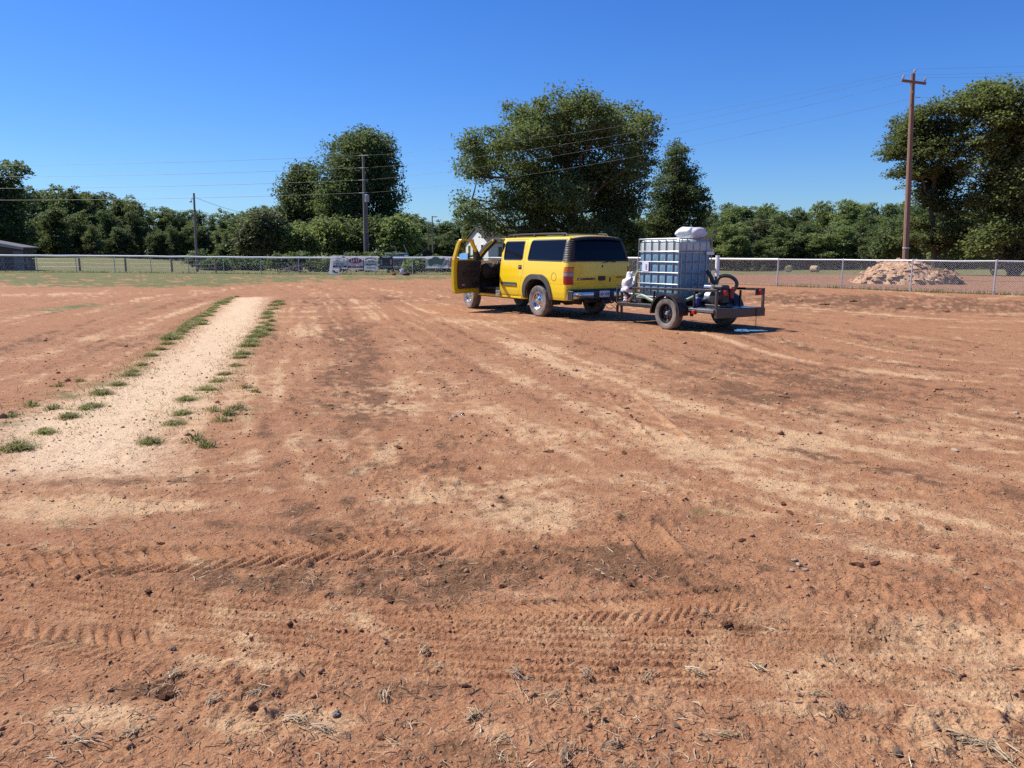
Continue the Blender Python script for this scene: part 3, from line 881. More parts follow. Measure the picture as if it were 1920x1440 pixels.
for (px, top) in sky_l:
    wood_tree(px, top, random.uniform(136, 158) if px > 40 else 112, random.choice(['round', 'round', 'oval'] if px < 260 else ['round', 'oval', 'oval', 'pine']), random.choice('ddd' if px < 230 else 'ddoo'), WL, GLF, 1.05)
for px in range(-70, 520, 21):
    wood_tree(px + random.uniform(-9, 9), random.choice([random.uniform(380, 410), random.uniform(400, 440), random.uniform(425, 455)]) if px < 300 else random.uniform(402, 450), random.uniform(118, 135), random.choice(['round', 'oval', 'oval', 'pine'] if px > 150 else ['round', 'oval']), random.choice('dddo'), WL, GLF, random.uniform(.9, 1.5))
WC, GCF = 'wood behind the banner fence', 'trees of the wood behind the banner fence'
for (px, top) in [(762, 398), (782, 404), (800, 410), (820, 414), (840, 420), (858, 412), (880, 415), (1150, 400), (1180, 405), (1130, 395), (1205, 410), (900, 425), (930, 420)]:
    wood_tree(px, top, random.uniform(128, 150), random.choice(['round', 'oval']), random.choice('ddo'), WC, GCF, 1.15)
for px in (745, 775, 806, 838, 1140, 1175):
    wood_tree(px, random.uniform(432, 448), random.uniform(118, 126), 'round', random.choice('ddo'), WC, GCF, 1.5)
WR, GRF = 'long wood beyond the hay bales', 'trees of the long wood beyond the hay bales'
sky_r = [(1318, 396), (1338, 392), (1358, 386), (1378, 392), (1400, 384), (1424, 390), (1446, 385), (1466, 402), (1488, 394), (1508, 394), (1530, 392), (1550, 381), (1576, 380), (1600, 380), (1626, 384), (1650, 380), (1676, 381), (1700, 386), (1726, 384), (1755, 388), (1785, 390), (1815, 388), (1850, 385), (1890, 388), (1930, 384)]
for (px, top) in sky_r:
    wood_tree(px, top, random.uniform(192, 216), random.choice(['round', 'oval', 'oval', 'oval', 'pine']), random.choice('dolol'), WR, GRF, 1.0)
for px in range(1310, 1940, 19):
    wood_tree(px + random.uniform(-9, 9), random.uniform(394, 432), random.uniform(176, 194), random.choice(['round', 'oval', 'oval', 'pine']), random.choice('doloog'), WR, GRF, random.uniform(.8, 1.25))
for px in range(1300, 1940, 23):
    wood_tree(px + random.uniform(-9, 9), random.uniform(418, 466), random.uniform(162, 176), random.choice(['round', 'round', 'oval']), random.choice('dolg'), WR, GRF, random.uniform(1.0, 1.7))
# ================================================================== utility poles and wires
def utility_pole(label, base, top, r, mat, parts=()):
    x, y = base; z = tz(x, y)
    root = thing('utility_pole', label, 'utility pole', (x, y, z))
    t = (top[0] - x, top[1] - y, top[2] - z)
    m = tuple(a * .5 for a in t)
    MB().tube([(0, 0, -.5), m, t], [r, r * .85, r * .68], 10).build('pole', mat, root, True)
    return root, Vector((x, y, z)), Vector(t)
M_CER = pmat('ceramic', (.42, .40, .38), .3, 0, .1, 5)
M_BLKW = pmat('wire_black', (.10, .10, .11), .6, 0, .1, 2)
# brown pole beside the mound
YR = 43.0
bx = AT(1700, 484, YR)[0]; tp = AT(1712, 138, YR)
rp, rb, rt = utility_pole('tall brown wooden utility pole with crossarm rising behind the dirt mound', (bx, YR), tp, .165, M_POLE)
ca = Vector(AT(1687, 152, YR)) - rb; cb = Vector(AT(1733, 158, YR)) - rb
off = Vector((0, -.17, 0))
d = (cb - ca).normalized()
MB().box((ca + cb) / 2 + off, ((cb - ca).length, .10, .13), .01, Matrix.Rotation(-math.atan2(d.z, d.x), 3, 'Y')).build('crossarm', M_POLE, rp)
MB().tube([ca.lerp(cb, .34) + off, rt + Vector((-.02, -.16, -1.0))], .025, 5).build('brace', M_GALV, rp)
ins = []
for q in (ca.lerp(cb, .07) + off + Vector((0, 0, .06)), cb.lerp(ca, .05) + off + Vector((0, 0, .06)), rt + Vector((.06, -.05, 0))):
    MB().lathe([(0, .03), (.08, .03), (.09, .07), (.13, .07), (.15, .045), (.19, .06), (.22, .03), (.225, .001)], q, 'Z', 10).build('insulator', M_CER, rp, True)
    ins.append(rb + q + Vector((0, 0, .22)))
MB().lathe([(0, .19), (.06, .19)], (rt * .16), 'Z', 10).build('band', M_GALV, rp)
nb = Vector(AT(1715, 184, YR)) - rb
MB().box(nb + Vector((.05, -.16, 0)), (.3, .04, .04)).build('bracket', M_GALV, rp)
ins.append(rb + nb + Vector((0, -.16, 0)))
# grey pole behind the banners
YG = 74.0
gx = AT(686, 500, YG)[0]
gp, gb, gt = utility_pole('grey utility pole with transformer standing behind the banners', (gx, YG), AT(681, 290, YG), .17, M_POLEG)
tr = Vector(AT(688.5, 372, YG)) - gb
MB().lathe([(-.34, .001), (-.34, .22), (.3, .22), (.36, .12), (.36, .001)], tr + Vector((0, -.1, 0)), 'Z', 14).build('transformer', pmat('transformer_grey', (.36, .37, .38), .5, 0, .1), gp, True)
MB().tube([(.3, -.05, -.3), (.3, -.05, tr.z - .35)], .07, 7).build('conduit', M_POLEG, gp, True)
gw = []
for yy in (292, 315, 338, 362):
    q = Vector(AT(682, yy, YG)) - gb
    MB().tube([q + Vector((-.45, -.12, 0)), q + Vector((.45, -.12, .03))], .03, 5).build('bracket', M_GALV, gp)
    gw.append((gb + q + Vector((-.45, -.12, 0)), gb + q + Vector((.45, -.12, .03))))
# poles out of frame that carry the wires on
lx = -80.0; ly = 84.0
lp_, lb, lt = utility_pole('grey wooden utility pole far along the line beyond the brown shed', (lx, ly), (lx, ly, 11.4), .16, M_POLEG)
r2, r2b, r2t = utility_pole('brown wooden utility pole further along the line past the tall trees', (62, 34), (62, 34, 12.2), .16, M_POLE)
def span(a, b, sag, r, label, grp=None):
    a = Vector(a); b = Vector(b)
    pts = [a.lerp(b, t) - Vector((0, 0, sag * 4 * t * (1 - t))) for t in [i / 18 for i in range(19)]]
    o = MB().tube([p - a for p in pts], r, 4, False).build('power_line', M_BLKW, None, False, loc=a)
    tag(o, label, 'wire', grp)
names = ['topmost', 'second', 'third', 'lowest']
order = [ins[2], ins[0], ins[1], ins[3]]
for i in range(4):
    span(gw[i][0], (lx, ly, 10.9 - i * 1.15), .5, .013, f'{names[i]} power line running from the grey pole over the grassy field')
    span(gw[i][1], order[i], .75, .0055, f'{names[i]} power line crossing in front of the oak to the brown pole')
    span(order[i], (62, 34, 12.0 - .35 * i - (.8 if i == 3 else 0)), .5, .004, f'{names[i]} power line running on from the brown pole past the tall trees')
# service pole in the field
sx = AT(369, 500, 62)[0]
sp_, sb, st = utility_pole('short thin grey pole with lamp standing in the field grass', (sx, 62), AT(363.5, 362, 62), .105, M_POLEG)
MB().tube([st + Vector((0, 0, -.5)), st + Vector((-.16, -.05, -.42)), st + Vector((-.26, -.08, -.55))], .03, 6).build('lamp_arm', M_GALV, sp_, True)
MB().lathe([(-.18, .10), (-.05, .11), (0, .05)], st + Vector((-.26, -.08, -.55)), 'Z', 8).build('lamp_head', pmat('lamp_glass', (.6, .62, .65), .3), sp_, True)
span(sb + st + Vector((.1, 0, -.35)), gb + Vector((-.1, -.1, gt.z * .50)), 1.2, .012, 'slack service wire from the short field pole to the grey pole')
for px, top, Y, lab, lamp in ((804, 422, 104, 'plain thin pole standing in front of the far wood', 0), (811.5, 405, 112, 'thin dark pole with small lamp at its tip before the far wood', 1)):
    x = XA(px, Y)
    q, qb, qt = utility_pole(lab, (x, Y), (x, Y, AT(px, top, Y)[2]), .11, M_POLEG)
    if lamp:
        MB().box(qt + Vector((.35, 0, -.1)), (.8, .14, .14), .03).build('lamp_head', M_GALV, q)

# ================================================================== white house
M_SIDING = pmat('white_siding', (.74, .73, .71), .7, 0, .07, 2, .3, 18)
M_ROOFB = pmat('brown_shingle', (.085, .058, .05), .9, 0, .3, 3, .5, 10)
M_DKWIN = pmat('dark_window', (.02, .022, .026), .15, 0, .1)
M_TRIMW = pmat('white_trim', (.78, .78, .77), .5, 0, .05)
Yh = 108.0
hx = XA(894, Yh); hz = tz(hx, Yh)
house = thing('house', 'white sided house with brown gable roof glimpsed behind the open car door', 'house', (hx, Yh, hz), R(-58))
ez, az_ = AT(894, 453, Yh)[2] - hz, AT(894, 427, Yh)[2] - hz
hw, hl = 3.2, 6.0
MB().prism([(-hw, -.3), (hw, -.3), (hw, ez), (0, az_), (-hw, ez)], 0, hl).build('wall', M_SIDING, house)
for sg in (-1, 1):
    sl = math.hypot(hw, az_ - ez)
    nrm = Vector((sg * (az_ - ez), 0, hw)).normalized() * .09
    a = Vector((0, 0, az_)); b = Vector((sg * hw * 1.12, 0, ez - (az_ - ez) * .12))
    mb = MB()
    P = [a + nrm * .05, b + nrm * .05, b + nrm * 1.3, a + nrm * 1.3]
    mb.add([(p.x, y, p.z) for y in (-.3, hl + .3) for p in P], [(0, 1, 2, 3), (7, 6, 5, 4), (0, 4, 5, 1), (1, 5, 6, 2), (2, 6, 7, 3), (3, 7, 4, 0)])
    mb.build('roof', M_ROOFB, house)
for cx, w, z0, z1 in ((-2.1, .45, 1.9, 3.6), (-.6, .8, 2.2, 3.6), (1.6, .5, 1.6, 3.7)):
    f = MB().box((cx, -.03, (z0 + z1) / 2), (w + .16, .05, z1 - z0 + .16)).build('window', M_TRIMW, house)
    MB().box((cx, -.065, (z0 + z1) / 2), (w, .03, z1 - z0)).build('pane', M_DKWIN, f)
for cy in (2.0, 4.4):
    f = MB().box((hw + .03, cy, 2.7), (.05, 1.0, 1.6)).build('window', M_TRIMW, house)
    MB().box((hw + .065, cy, 2.7), (.03, .84, 1.44)).build('pane', M_DKWIN, f)

# ================================================================== brown shed on the left
M_SHED = pmat('shed_brown', (.085, .07, .065), .85, 0, .2, 3, .4, 12)
M_FASC = pmat('grey_fascia', (.26, .245, .25), .6, 0, .12, 3)
M_SHEDG = pmat('shed_grey', (.17, .155, .155), .8, 0, .2, 3)
Ys = 61.0
x1 = XA(44, Ys); x0 = XA(-150, Ys); xm = (x0 + x1) / 2
zb = tz(x1, Ys)
shed = thing('shed', 'low dark brown shed with grey roof edge at the field fence', 'shed', (x1, Ys, zb))
wdt = x1 - x0; er, rr_ = 1.72, 2.42
MB().prism([(-wdt, -.3), (0, -.3), (0, er), (-wdt / 2, rr_), (-wdt, er)], 0, 1.35).build('wall', M_SHED, shed)
MB().box((-.42, -.02, er / 2 - .15), (.8, .05, er - .1)).build('corner_panel', M_SHEDG, shed)
MB().box((-.42, -.055, 1.05), (.16, .03, .16)).build('vent', M_DKWIN, shed)
for sg in (-1, 1):
    a = Vector((-wdt / 2, 0, rr_ + .08)); b = Vector((0 if sg > 0 else -wdt, 0, er + .05)); b += (b - a).normalized() * .35
    n2 = Vector((0, 0, .10))
    mb = MB(); P = [a, b, b + n2, a + n2]
    mb.add([(p.x, y, p.z) for y in (-.5, 1.6) for p in P], [(0, 1, 2, 3), (7, 6, 5, 4), (0, 4, 5, 1), (1, 5, 6, 2), (2, 6, 7, 3), (3, 7, 4, 0)])
    mb.build('roof', pmat('shed_roof', (.09, .085, .088), .8, 0, .2), shed)
    mb = MB(); P = [a + Vector((0, 0, -.2)), b + Vector((0, 0, -.1)), b + n2 * .9, a + n2 * .9]
    mb.add([(p.x, y, p.z) for y in (-.56, -.51) for p in P], [(0, 1, 2, 3), (7, 6, 5, 4), (0, 4, 5, 1), (1, 5, 6, 2), (2, 6, 7, 3), (3, 7, 4, 0)])
    mb.build('fascia', M_FASC, shed)

# small red-brown roofed shed, canopy and parked car behind the banners
x = XA(801, 92)
s2 = thing('shed', 'small shed with reddish brown gable roof behind the white and green banner', 'shed', (x, 92, tz(x, 92)), R(12))
w2_, e2, r2_ = 1.15, 1.75, 2.5
MB().prism([(-w2_, -.2), (w2_, -.2), (w2_, e2), (0, r2_), (-w2_, e2)], 0, 3).build('wall', M_SHED, s2)
for sg in (-1, 1):
    a = Vector((0, 0, r2_ + .02)); b = Vector((sg * (w2_ + .25), 0, e2 - .12)); n2 = Vector((0, 0, .09))
    mb = MB(); P = [a, b, b + n2, a + n2]
    mb.add([(p.x, y, p.z) for y in (-.25, 3.2) for p in P], [(0, 1, 2, 3), (7, 6, 5, 4), (0, 4, 5, 1), (1, 5, 6, 2), (2, 6, 7, 3), (3, 7, 4, 0)])
    mb.build('roof', pmat('rust_roof', (.16, .085, .07), .8, 0, .25), s2)
x = XA(742, 78)
cn = thing('canopy', 'flat white canopy roof on thin posts behind the parked dark car', 'canopy', (x, 78, tz(x, 78)))
hc = AT(742, 475, 78)[2] - tz(x, 78)
MB().box((0, 0, hc), (1.9, 2.4, .09), .01).build('roof', M_TRIMW, cn)
for a in (-1, 1):
    for b in (-1, 1):
        MB().tube([(a * .85, b * 1.1, -.2), (a * .85, b * 1.1, hc - .045)], .03, 6).build('post', M_GALV, cn)
M_CARB = pmat('dark_car_paint', (.018, .02, .026), .25, 0, .15, 3, coat=.5)
M_TYRE = pmat('tyre_rubber', (.055, .05, .047), .85, 0, .25, 8, .3, 60, dust=.75, dustcol=(.25, .20, .165))
M_RED = pmat('red_lens', (.35, .012, .012), .2, 0, .15, 12)
x = XA(741, 63.5)
jp = thing('parked_car', 'dark boxy car parked behind the fence banners', 'car', (x, 63.5, tz(x, 63.5)))
MB().box((0, 2.0, .72), (1.62, 3.9, .62), .10).build('body', M_CARB, jp)
MB().box((0, 1.6, 1.22), (1.48, 2.5, .52), .12).build('cabin', M_CARB, jp)
MB().box((-.02, .335, 1.22), (1.1, .02, .34), .005).build('rear_window', pmat('pale_glass', (.20, .25, .30), .1, 0, .1), jp)
for sx_ in (-1, 1):
    MB().box((sx_ * .68, .04, .82), (.16, .04, .22), .01).build('tail_light', M_RED, jp)
    for yy in (.7, 3.2):
        MB().lathe([(-.1, .12), (-.1, .27), (-.08, .31), (.08, .31), (.1, .27), (.1, .12)], (sx_ * .72, yy, .31), 'X', 18).build('wheel', M_TYRE, jp, True)
MB().box((0, .0, .5), (1.6, .14, .16), .03).build('bumper', pmat('dull_metal', (.3, .3, .31), .4, .6), jp)

# ================================================================== banners on the fence
def tmesh(s, size, align='CENTER', bold=0.0):
    c = bpy.data.curves.new('t', 'FONT'); c.body = s; c.size = size; c.align_x = align; c.align_y = 'CENTER'
    c.offset = bold; c.resolution_u = 2
    o = bpy.data.objects.new('t', c); COL.objects.link(o)
    bpy.context.view_layer.update()
    me = bpy.data.meshes.new_from_object(o.evaluated_get(bpy.context.evaluated_depsgraph_get()))
    bpy.data.objects.remove(o); bpy.data.curves.remove(c)
    return me
def lettering(s, size, mat, parent, loc, rot=(R(90), 0, 0), sx=1.0, bold=.004, name='lettering'):
    me = tmesh(s, size, bold=bold)
    o = link(name, me, mat, parent); o.location = loc; o.rotation_euler = rot; o.scale = (sx, 1, 1)
    return o
def cloth(w, h, seed, amp=.02, sagtop=.02):
    rs = np.random.default_rng(seed)
    ph = rs.uniform(0, 6, 4)
    def f(u, v):
        xx = (u - .5) * w; zz = v * h
        b = amp * (math.sin(u * 9 + ph[0] + v * 3) * .6 + math.sin(u * 17 + v * 5 + ph[1]) * .3 + math.sin(v * 7 + ph[2]) * .3)
        sg = -sagtop * math.sin(u * math.pi * 2 + ph[3]) ** 2 * v
        return (xx, b, zz + sg)
    return f
M_INKN = pmat('navy_ink', (.018, .022, .06), .5, 0, .1); M_INKR = pmat('red_ink', (.36, .02, .035), .5, 0, .1)
M_INKB = pmat('black_ink', (.02, .02, .022), .5, 0, .1); M_INKG = pmat('green_ink', (.12, .20, .13), .6, 0, .25, 8)
M_INKW = pmat('white_ink', (.75, .74, .74), .5, 0, .05); M_VINYL = pmat('white_vinyl', (.82, .81, .83), .45, 0, .08, 2)
def backlit(m, amount):
    nt = m.node_tree; p = nt.nodes['Principled BSDF']; o = [n for n in nt.nodes if n.type == 'OUTPUT_MATERIAL'][0]
    t = nd(nt, 'ShaderNodeBsdfTranslucent'); lk(nt, p.inputs['Base Color'].links[0].from_socket, t.inputs['Color'])
    mx = nd(nt, 'ShaderNodeMixShader'); mx.inputs[0].default_value = amount
    lk(nt, p.outputs[0], mx.inputs[1]); lk(nt, t.outputs[0], mx.inputs[2]); lk(nt, mx.outputs[0], o.inputs[0])
backlit(M_VINYL, .7)
M_VINYLK = pmat('black_vinyl', (.03, .03, .035), .4, 0, .2, 3)
M_INKGY = pmat('grey_ink', (.25, .25, .28), .5, 0, .1); M_INKSK = pmat('pink_ink', (.55, .27, .22), .6, 0, .2, 6)
def banner(px0, px1, y0, y1, label, mat, seed, amp=.02, Y=56.88):
    xa, _, zt = AT(px0, y0, Y); xb, _, zb_ = AT(px1, y1, Y)
    w, h = xb - xa, zt - zb_
    root = thing('banner', label, 'banner', ((xa + xb) / 2, Y, zb_), 0, None)
    f = cloth(w, h, seed, amp)
    mb = MB().grid(f, 22, 14)
    mb.grid(lambda u, v: (f(1 - u, v)[0], f(1 - u, v)[1] + .004, f(1 - u, v)[2]), 22, 14)
    mb.build('sheet', mat, root, True, 80)
    def patch(pts, m, name='print', lift=.05):
        mb2 = MB()
        poly = [((u - .5) * w, v * h) for u, v in pts]
        n = len(poly)
        mb2.add([(a, -lift, b) for a, b in poly], [tuple(range(n))])
        return mb2.build(name, m, root)
    return root, w, h, patch
rect = lambda a, b, c, d_: [(a, c), (b, c), (b, d_), (a, d_)]
ell = lambda cx, cy, rx, ry, n=28: [(cx + rx * math.cos(2 * math.pi * k / n), cy + ry * math.sin(2 * math.pi * k / n)) for k in range(n)]
def scrawl(patch, m, u0, u1, v, hgt, n, seed):
    rs = np.random.default_rng(seed); u = u0; du = (u1 - u0) / n
    for k in range(n):
        if rs.uniform() < .12: continue
        patch(rect(u0 + k * du + du * .1, u0 + k * du + du * rs.uniform(.55, .9), v - hgt / 2 * rs.uniform(.6, 1), v + hgt / 2), m, 'lettering', .055)
b, w, h, pt = banner(623, 651.5, 479.5, 504, 'white banner with navy stripe near its bottom edge', M_VINYL, 1)
pt(rect(.02, .98, .10, .24), M_INKN); scrawl(pt, M_INKB, .22, .80, .40, .05, 9, 1); scrawl(pt, M_INKB, .25, .80, .33, .045, 8, 2)
scrawl(pt, M_INKGY, .15, .62, .76, .08, 7, 3); scrawl(pt, M_INKGY, .3, .55, .62, .04, 6, 31); pt(ell(.78, .90, .12, .05), M_INKB); pt(rect(.76, .82, .62, .74), M_INKB); scrawl(pt, M_INKW, .2, .8, .17, .05, 9, 4)
b, w, h, pt = banner(652, 681, 480, 505, 'white banner with red oval logo and red bottom stripe', M_VINYL, 2)
pt(rect(.0, 1, .10, .25), M_INKR); pt(ell(.5, .65, .46, .21), M_INKGY); pt(ell(.5, .66, .43, .18), M_INKR, 'print', .054)
lettering('LI\u00b717', .34, M_INKW, b, (0, -.06, h * .66), bold=.01, sx=.95)
lettering('', .1, M_INKW, b, (0, 0, 0)) if False else None
scrawl(pt, M_INKW, .2, .8, .20, .035, 8, 5); scrawl(pt, M_INKW, .15, .85, .145, .03, 9, 6)
b, w, h, pt = banner(682, 709.5, 480, 507, 'white banner with arched black lettering and a phone number', M_VINYL, 3)
for k, ch in enumerate('POWERED EMS'):
    t = R(140 - k * 10)
    if ch != ' ':
        lettering(ch, .15, M_INKB, b, (.5 * w * .78 * math.cos(t) / math.cos(R(40)) * .95, -.06, h * .60 + .26 * math.sin(t)), (R(90), -t + R(90), 0), bold=.006)
pt(ell(.38, .63, .1, .07), M_INKGY); pt(ell(.38, .63, .06, .04), M_VINYL, 'print', .056); pt(ell(.66, .62, .1, .07), M_INKGY); pt(ell(.66, .62, .06, .04), M_VINYL, 'print', .056)
lettering('MECHANIC', .13, M_INKB, b, (0, -.06, h * .41), bold=.006, sx=1.1); scrawl(pt, M_INKGY, .25, .75, .30, .035, 8, 8)
lettering('336.998.2242', .115, M_INKB, b, (0, -.06, h * .17), bold=.006)
b, w, h, pt = banner(711, 737, 480.5, 504, 'black banner with white and pink figures on it', M_VINYLK, 4, .015)
pt([(.1, .98), (.9, .98), (.7, .90), (.3, .90)], M_INKW); pt(ell(.16, .62, .07, .13), M_INKGY); pt(rect(.08, .24, .3, .5), M_INKGY, 'print', .052); pt(ell(.86, .62, .07, .14), M_INKSK); pt(rect(.80, .92, .34, .5), M_INKSK, 'print', .052)
scrawl(pt, M_INKGY, .35, .68, .45, .05, 6, 9); scrawl(pt, M_INKGY, .3, .72, .3, .04, 6, 10); pt(rect(.05, .95, .10, .22), M_INKGY)
b, w, h, pt = banner(797.5, 841, 480.5, 503, 'wide white banner with a large green blotch printed on it', M_VINYL, 5, .045)
pt([(.13, .35), (.11, .62), (.16, .78), (.26, .80), (.33, .90), (.42, .96), (.5, .93), (.58, .92), (.66, .78), (.74, .80), (.82, .88), (.86, .80), (.80, .62), (.77, .45), (.72, .25), (.60, .30), (.52, .36), (.40, .35), (.30, .24), (.20, .12)], M_INKG, 'print', .07)
pt([(.84, .15), (.97, .55), (.98, .72), (.88, .5), (.78, .16)], pmat('mauve_ink', (.22, .19, .24), .6), 'print', .07)
b, w, h, pt = banner(842.5, 862, 481, 504, 'red banner with a ring of white dots partly hidden by the car door', M_VINYL, 6, .012)
pt(rect(.10, .95, .14, .86), pmat('brick_ink', (.48, .07, .06), .6, 0, .15))
for k in range(12):
    t = 2 * math.pi * k / 12
    pt(ell(.55 + .27 * math.cos(t), .5 + .26 * math.sin(t), .05, .035, 10), M_INKW, 'print', .056)
# boards and stakes by the banners
x, y = XA(627, 55.6), 55.6
sb_ = thing('sign_board', 'small grey board with a dark emblem leaning under the navy striped banner', 'sign', (x, y, tz(x, y)), R(8))
MB().box((0, 0, .20), (.62, .03, .42), .005, Matrix.Rotation(R(-12), 3, 'X')).build('board', M_VINYL, sb_)
mb = MB(); mb.add([(-.22, -.075, .30), (-.08, -.08, .34), (.06, -.06, .18), (.2, -.055, .2), (.16, -.05, .1), (-.05, -.05, .14)], [tuple(range(6))]); mb.build('emblem', M_INKN, sb_)
x = XA(620.5, 56.6)
o = MB().box((0, 0, .6), (.22, .03, 1.3), .005, Matrix.Rotation(R(9), 3, 'Y')).build('board', M_VINYL, None, loc=(x, 56.6, 0)); tag(o, 'narrow pale board leaning against the fence beside the navy striped banner', 'board')
for px, b0, lab in ((643, 60.5, 'short slanted pale stake poking up above the navy striped banner'), (650.5, 61.5, 'slanted pale stake poking up between two white banners')):
    x = XA(px, b0); o = MB().tube([(-.15, 0, -.3), (.12, 0, 1.62)], .035, 5).build('stake', pmat('pale_wood', (.35, .31, .27), .8), None, loc=(x, b0, tz(x, b0))); tag(o, lab, 'stake')
for (pa, pb, Y, lab) in (((740, 461), (748, 484), 66, 'short pale pole leaning left behind the parked dark car'), ((757, 459), (775, 500), 62, 'long pale pole leaning left over the small round bush')):
    a = Vector(AT(*pa, Y)); q = Vector(AT(*pb, Y)); dd = (a - q).normalized(); q = q - dd * ((q.z - tz(q.x, Y) + .2) / dd.z)
    o = MB().tube([(0, 0, 0), a - q], .035, 6).build('leaning_pole', pmat('pale_wood', (.35, .31, .27), .8), None, loc=q); tag(o, lab, 'pole')

# ================================================================== things lying by the fence
M_SACK = pmat('white_sack', (.64, .63, .64), .55, 0, .14, 6, 1.0, 13)
def lump(sx, sy, sz, seed, amp=.18, n=14, m=9, base=True):
    rs = np.random.default_rng(seed); ph = rs.uniform(0, 50, 2)
    V = []; Fs = []
    for j in range(m + 1):
        t = math.pi * j / m
        for i in range(n):
            p = 2 * math.pi * i / n
            q = 1 + amp * float(fbm(math.cos(p) * math.sin(t) * 1.6 + ph[0], math.sin(p) * math.sin(t) * 1.6 + ph[1] + math.cos(t) * 1.3, seed, 2)) * 2
            e = .6
            cx = math.copysign(abs(math.cos(p)) ** e, math.cos(p)); cy = math.copysign(abs(math.sin(p)) ** e, math.sin(p))
            z = math.copysign(abs(math.cos(t)) ** .8, math.cos(t))
            st = abs(math.sin(t)) ** .8
            V.append((sx * cx * st * q, sy * cy * st * q, max(-sz * .92 if base else -9, sz * z * q)))
    for j in range(m):
        for i in range(n):
            Fs.append((j * n + i, (j + 1) * n + i, (j + 1) * n + (i + 1) % n, j * n + (i + 1) % n))
    mb = MB(); mb.add(V, Fs)
    return mb
def floor_lump(name, lab, cat, px, py, sx, sy, sz, seed, mat, amp=.2):
    x, y = G(px, py)
    o = lump(sx, sy, sz, seed, amp).build(name, mat, None, True, 70, loc=(x, y, gz(x, y) + sz * .85)); tag(o, lab, cat)
    return o
floor_lump('crumpled_sheet', 'crumpled white sheet standing on the dirt below the fence banners', 'sheet', 753, 514, .14, .12, .24, 3, M_SACK, .35)
floor_lump('dirt_heap', 'small dark heap beside the crumpled white sheet', 'heap', 762.5, 515.5, .26, .2, .11, 5, pmat('dark_soil', (.09, .05, .045), .95, 0, .3, 9, .7, 30), .35)
floor_lump('brick', 'small red brick lump lying left of the crumpled white sheet', 'brick', 738.5, 515, .14, .1, .09, 6, pmat('red_brick', (.28, .07, .04), .9, 0, .2, 9), .2)
# ================================================================== dirt mound
def mound():
    xa = G(1578, 531)[0]; xb = G(1838, 536)[0]; y0 = G(1700, 533)[1]
    cy = y0 + 1.7; xa *= cy / y0; xb *= cy / y0
    cx = (xa + xb) / 2
    hw_, hd = (xb - xa) / 2, 2.5
    u, v = np.meshgrid(np.linspace(-1.08, 1.08, 240), np.linspace(-1.1, 1.1, 110))
    X = u * hw_; Y = v * hd
    rr = np.sqrt(u ** 2 + v ** 2) + .10 * fbm(X * .8, Y * .8, 81, 3)
    prof = np.clip(1 - rr ** 2.6, 0, 1) ** .9
    top = np.interp(u, [-1, -.72, -.45, -.1, .15, .32, .55, .75, 1], [.55, .98, 1.22, 1.24, 1.16, .95, 1.0, .85, .4])
    Z = top * .80 * prof
    mk = sstep(.0, .25, prof)
    Z += mk * (.30 * fbm(X * .8, Y * .8, 88, 2) + .14 * fbm(X * 1.5, Y * 1.5, 82, 4) + .16 * (.32 - np.abs(fbm(X * 2.6, Y * 2.6, 83, 3))) + .12 * (.30 - np.abs(fbm(X * 6.5, Y * 6.5, 84, 3))))
    Z = np.where(prof <= 0, -.06, Z) + .0
    nv, nu = u.shape
    i, j = np.meshgrid(np.arange(nv - 1), np.arange(nu - 1), indexing='ij')
    q = np.stack([i * nu + j, i * nu + j + 1, (i + 1) * nu + j + 1, (i + 1) * nu + j], -1).reshape(-1, 4)
    me = fast_mesh('dirt_mound', np.stack([X.ravel(), Y.ravel(), Z.ravel()], 1), q, True)
    sod = np.clip(sstep(.12, .4, u + .25 * fbm(X, Y, 85, 3)) * sstep(.30, .6, Z + .3 * fbm(X * 2, Y * 2, 86, 3)), 0, 1)
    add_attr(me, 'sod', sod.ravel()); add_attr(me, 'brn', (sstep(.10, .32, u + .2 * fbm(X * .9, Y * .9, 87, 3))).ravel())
    m, nt = new_mat('mound_dirt')
    o = nd(nt, 'ShaderNodeOutputMaterial'); p = nd(nt, 'ShaderNodeBsdfPrincipled'); p.inputs['Roughness'].default_value = .95; p.inputs['Specular IOR Level'].default_value = .1
    co = nd(nt, 'ShaderNodeTexCoord').outputs['Object']
    nB = noise(nt, co, 3, 6, .65); nC = noise(nt, co, 22, 5, .7)
    c = mixc(nt, ramp(nt, nB, .36, .66), (.38, .21, .12), (.56, .37, .225))
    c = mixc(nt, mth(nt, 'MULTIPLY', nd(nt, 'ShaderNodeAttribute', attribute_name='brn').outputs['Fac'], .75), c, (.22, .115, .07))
    c = mixc(nt, mth(nt, 'MULTIPLY', nd(nt, 'ShaderNodeAttribute', attribute_name='sod').outputs['Fac'], ramp(nt, nC, .3, .6)), c, (.13, .13, .05))
    c = mixc(nt, mth(nt, 'MULTIPLY', ramp(nt, nC, .52, .7), .4), c, (.30, .15, .10))
    lk(nt, c, p.inputs['Base Color'])
    b = nd(nt, 'ShaderNodeBump', Strength=.8); b.inputs['Distance'].default_value = .06; lk(nt, nC, b.inputs['Height']); lk(nt, b.outputs[0], p.inputs['Normal'])
    lk(nt, p.outputs[0], o.inputs[0])
    ob = link('dirt_mound', me, m, None, (cx, cy, tz(cx, cy)))
    tag(ob, 'large heap of pale clay soil behind the silver fence', 'dirt mound')
    return cx, cy, hw_, hd, X, Y, Z, m
mx_, my_, mhw, mhd, mX, mY, mZ, M_MOUND = mound()
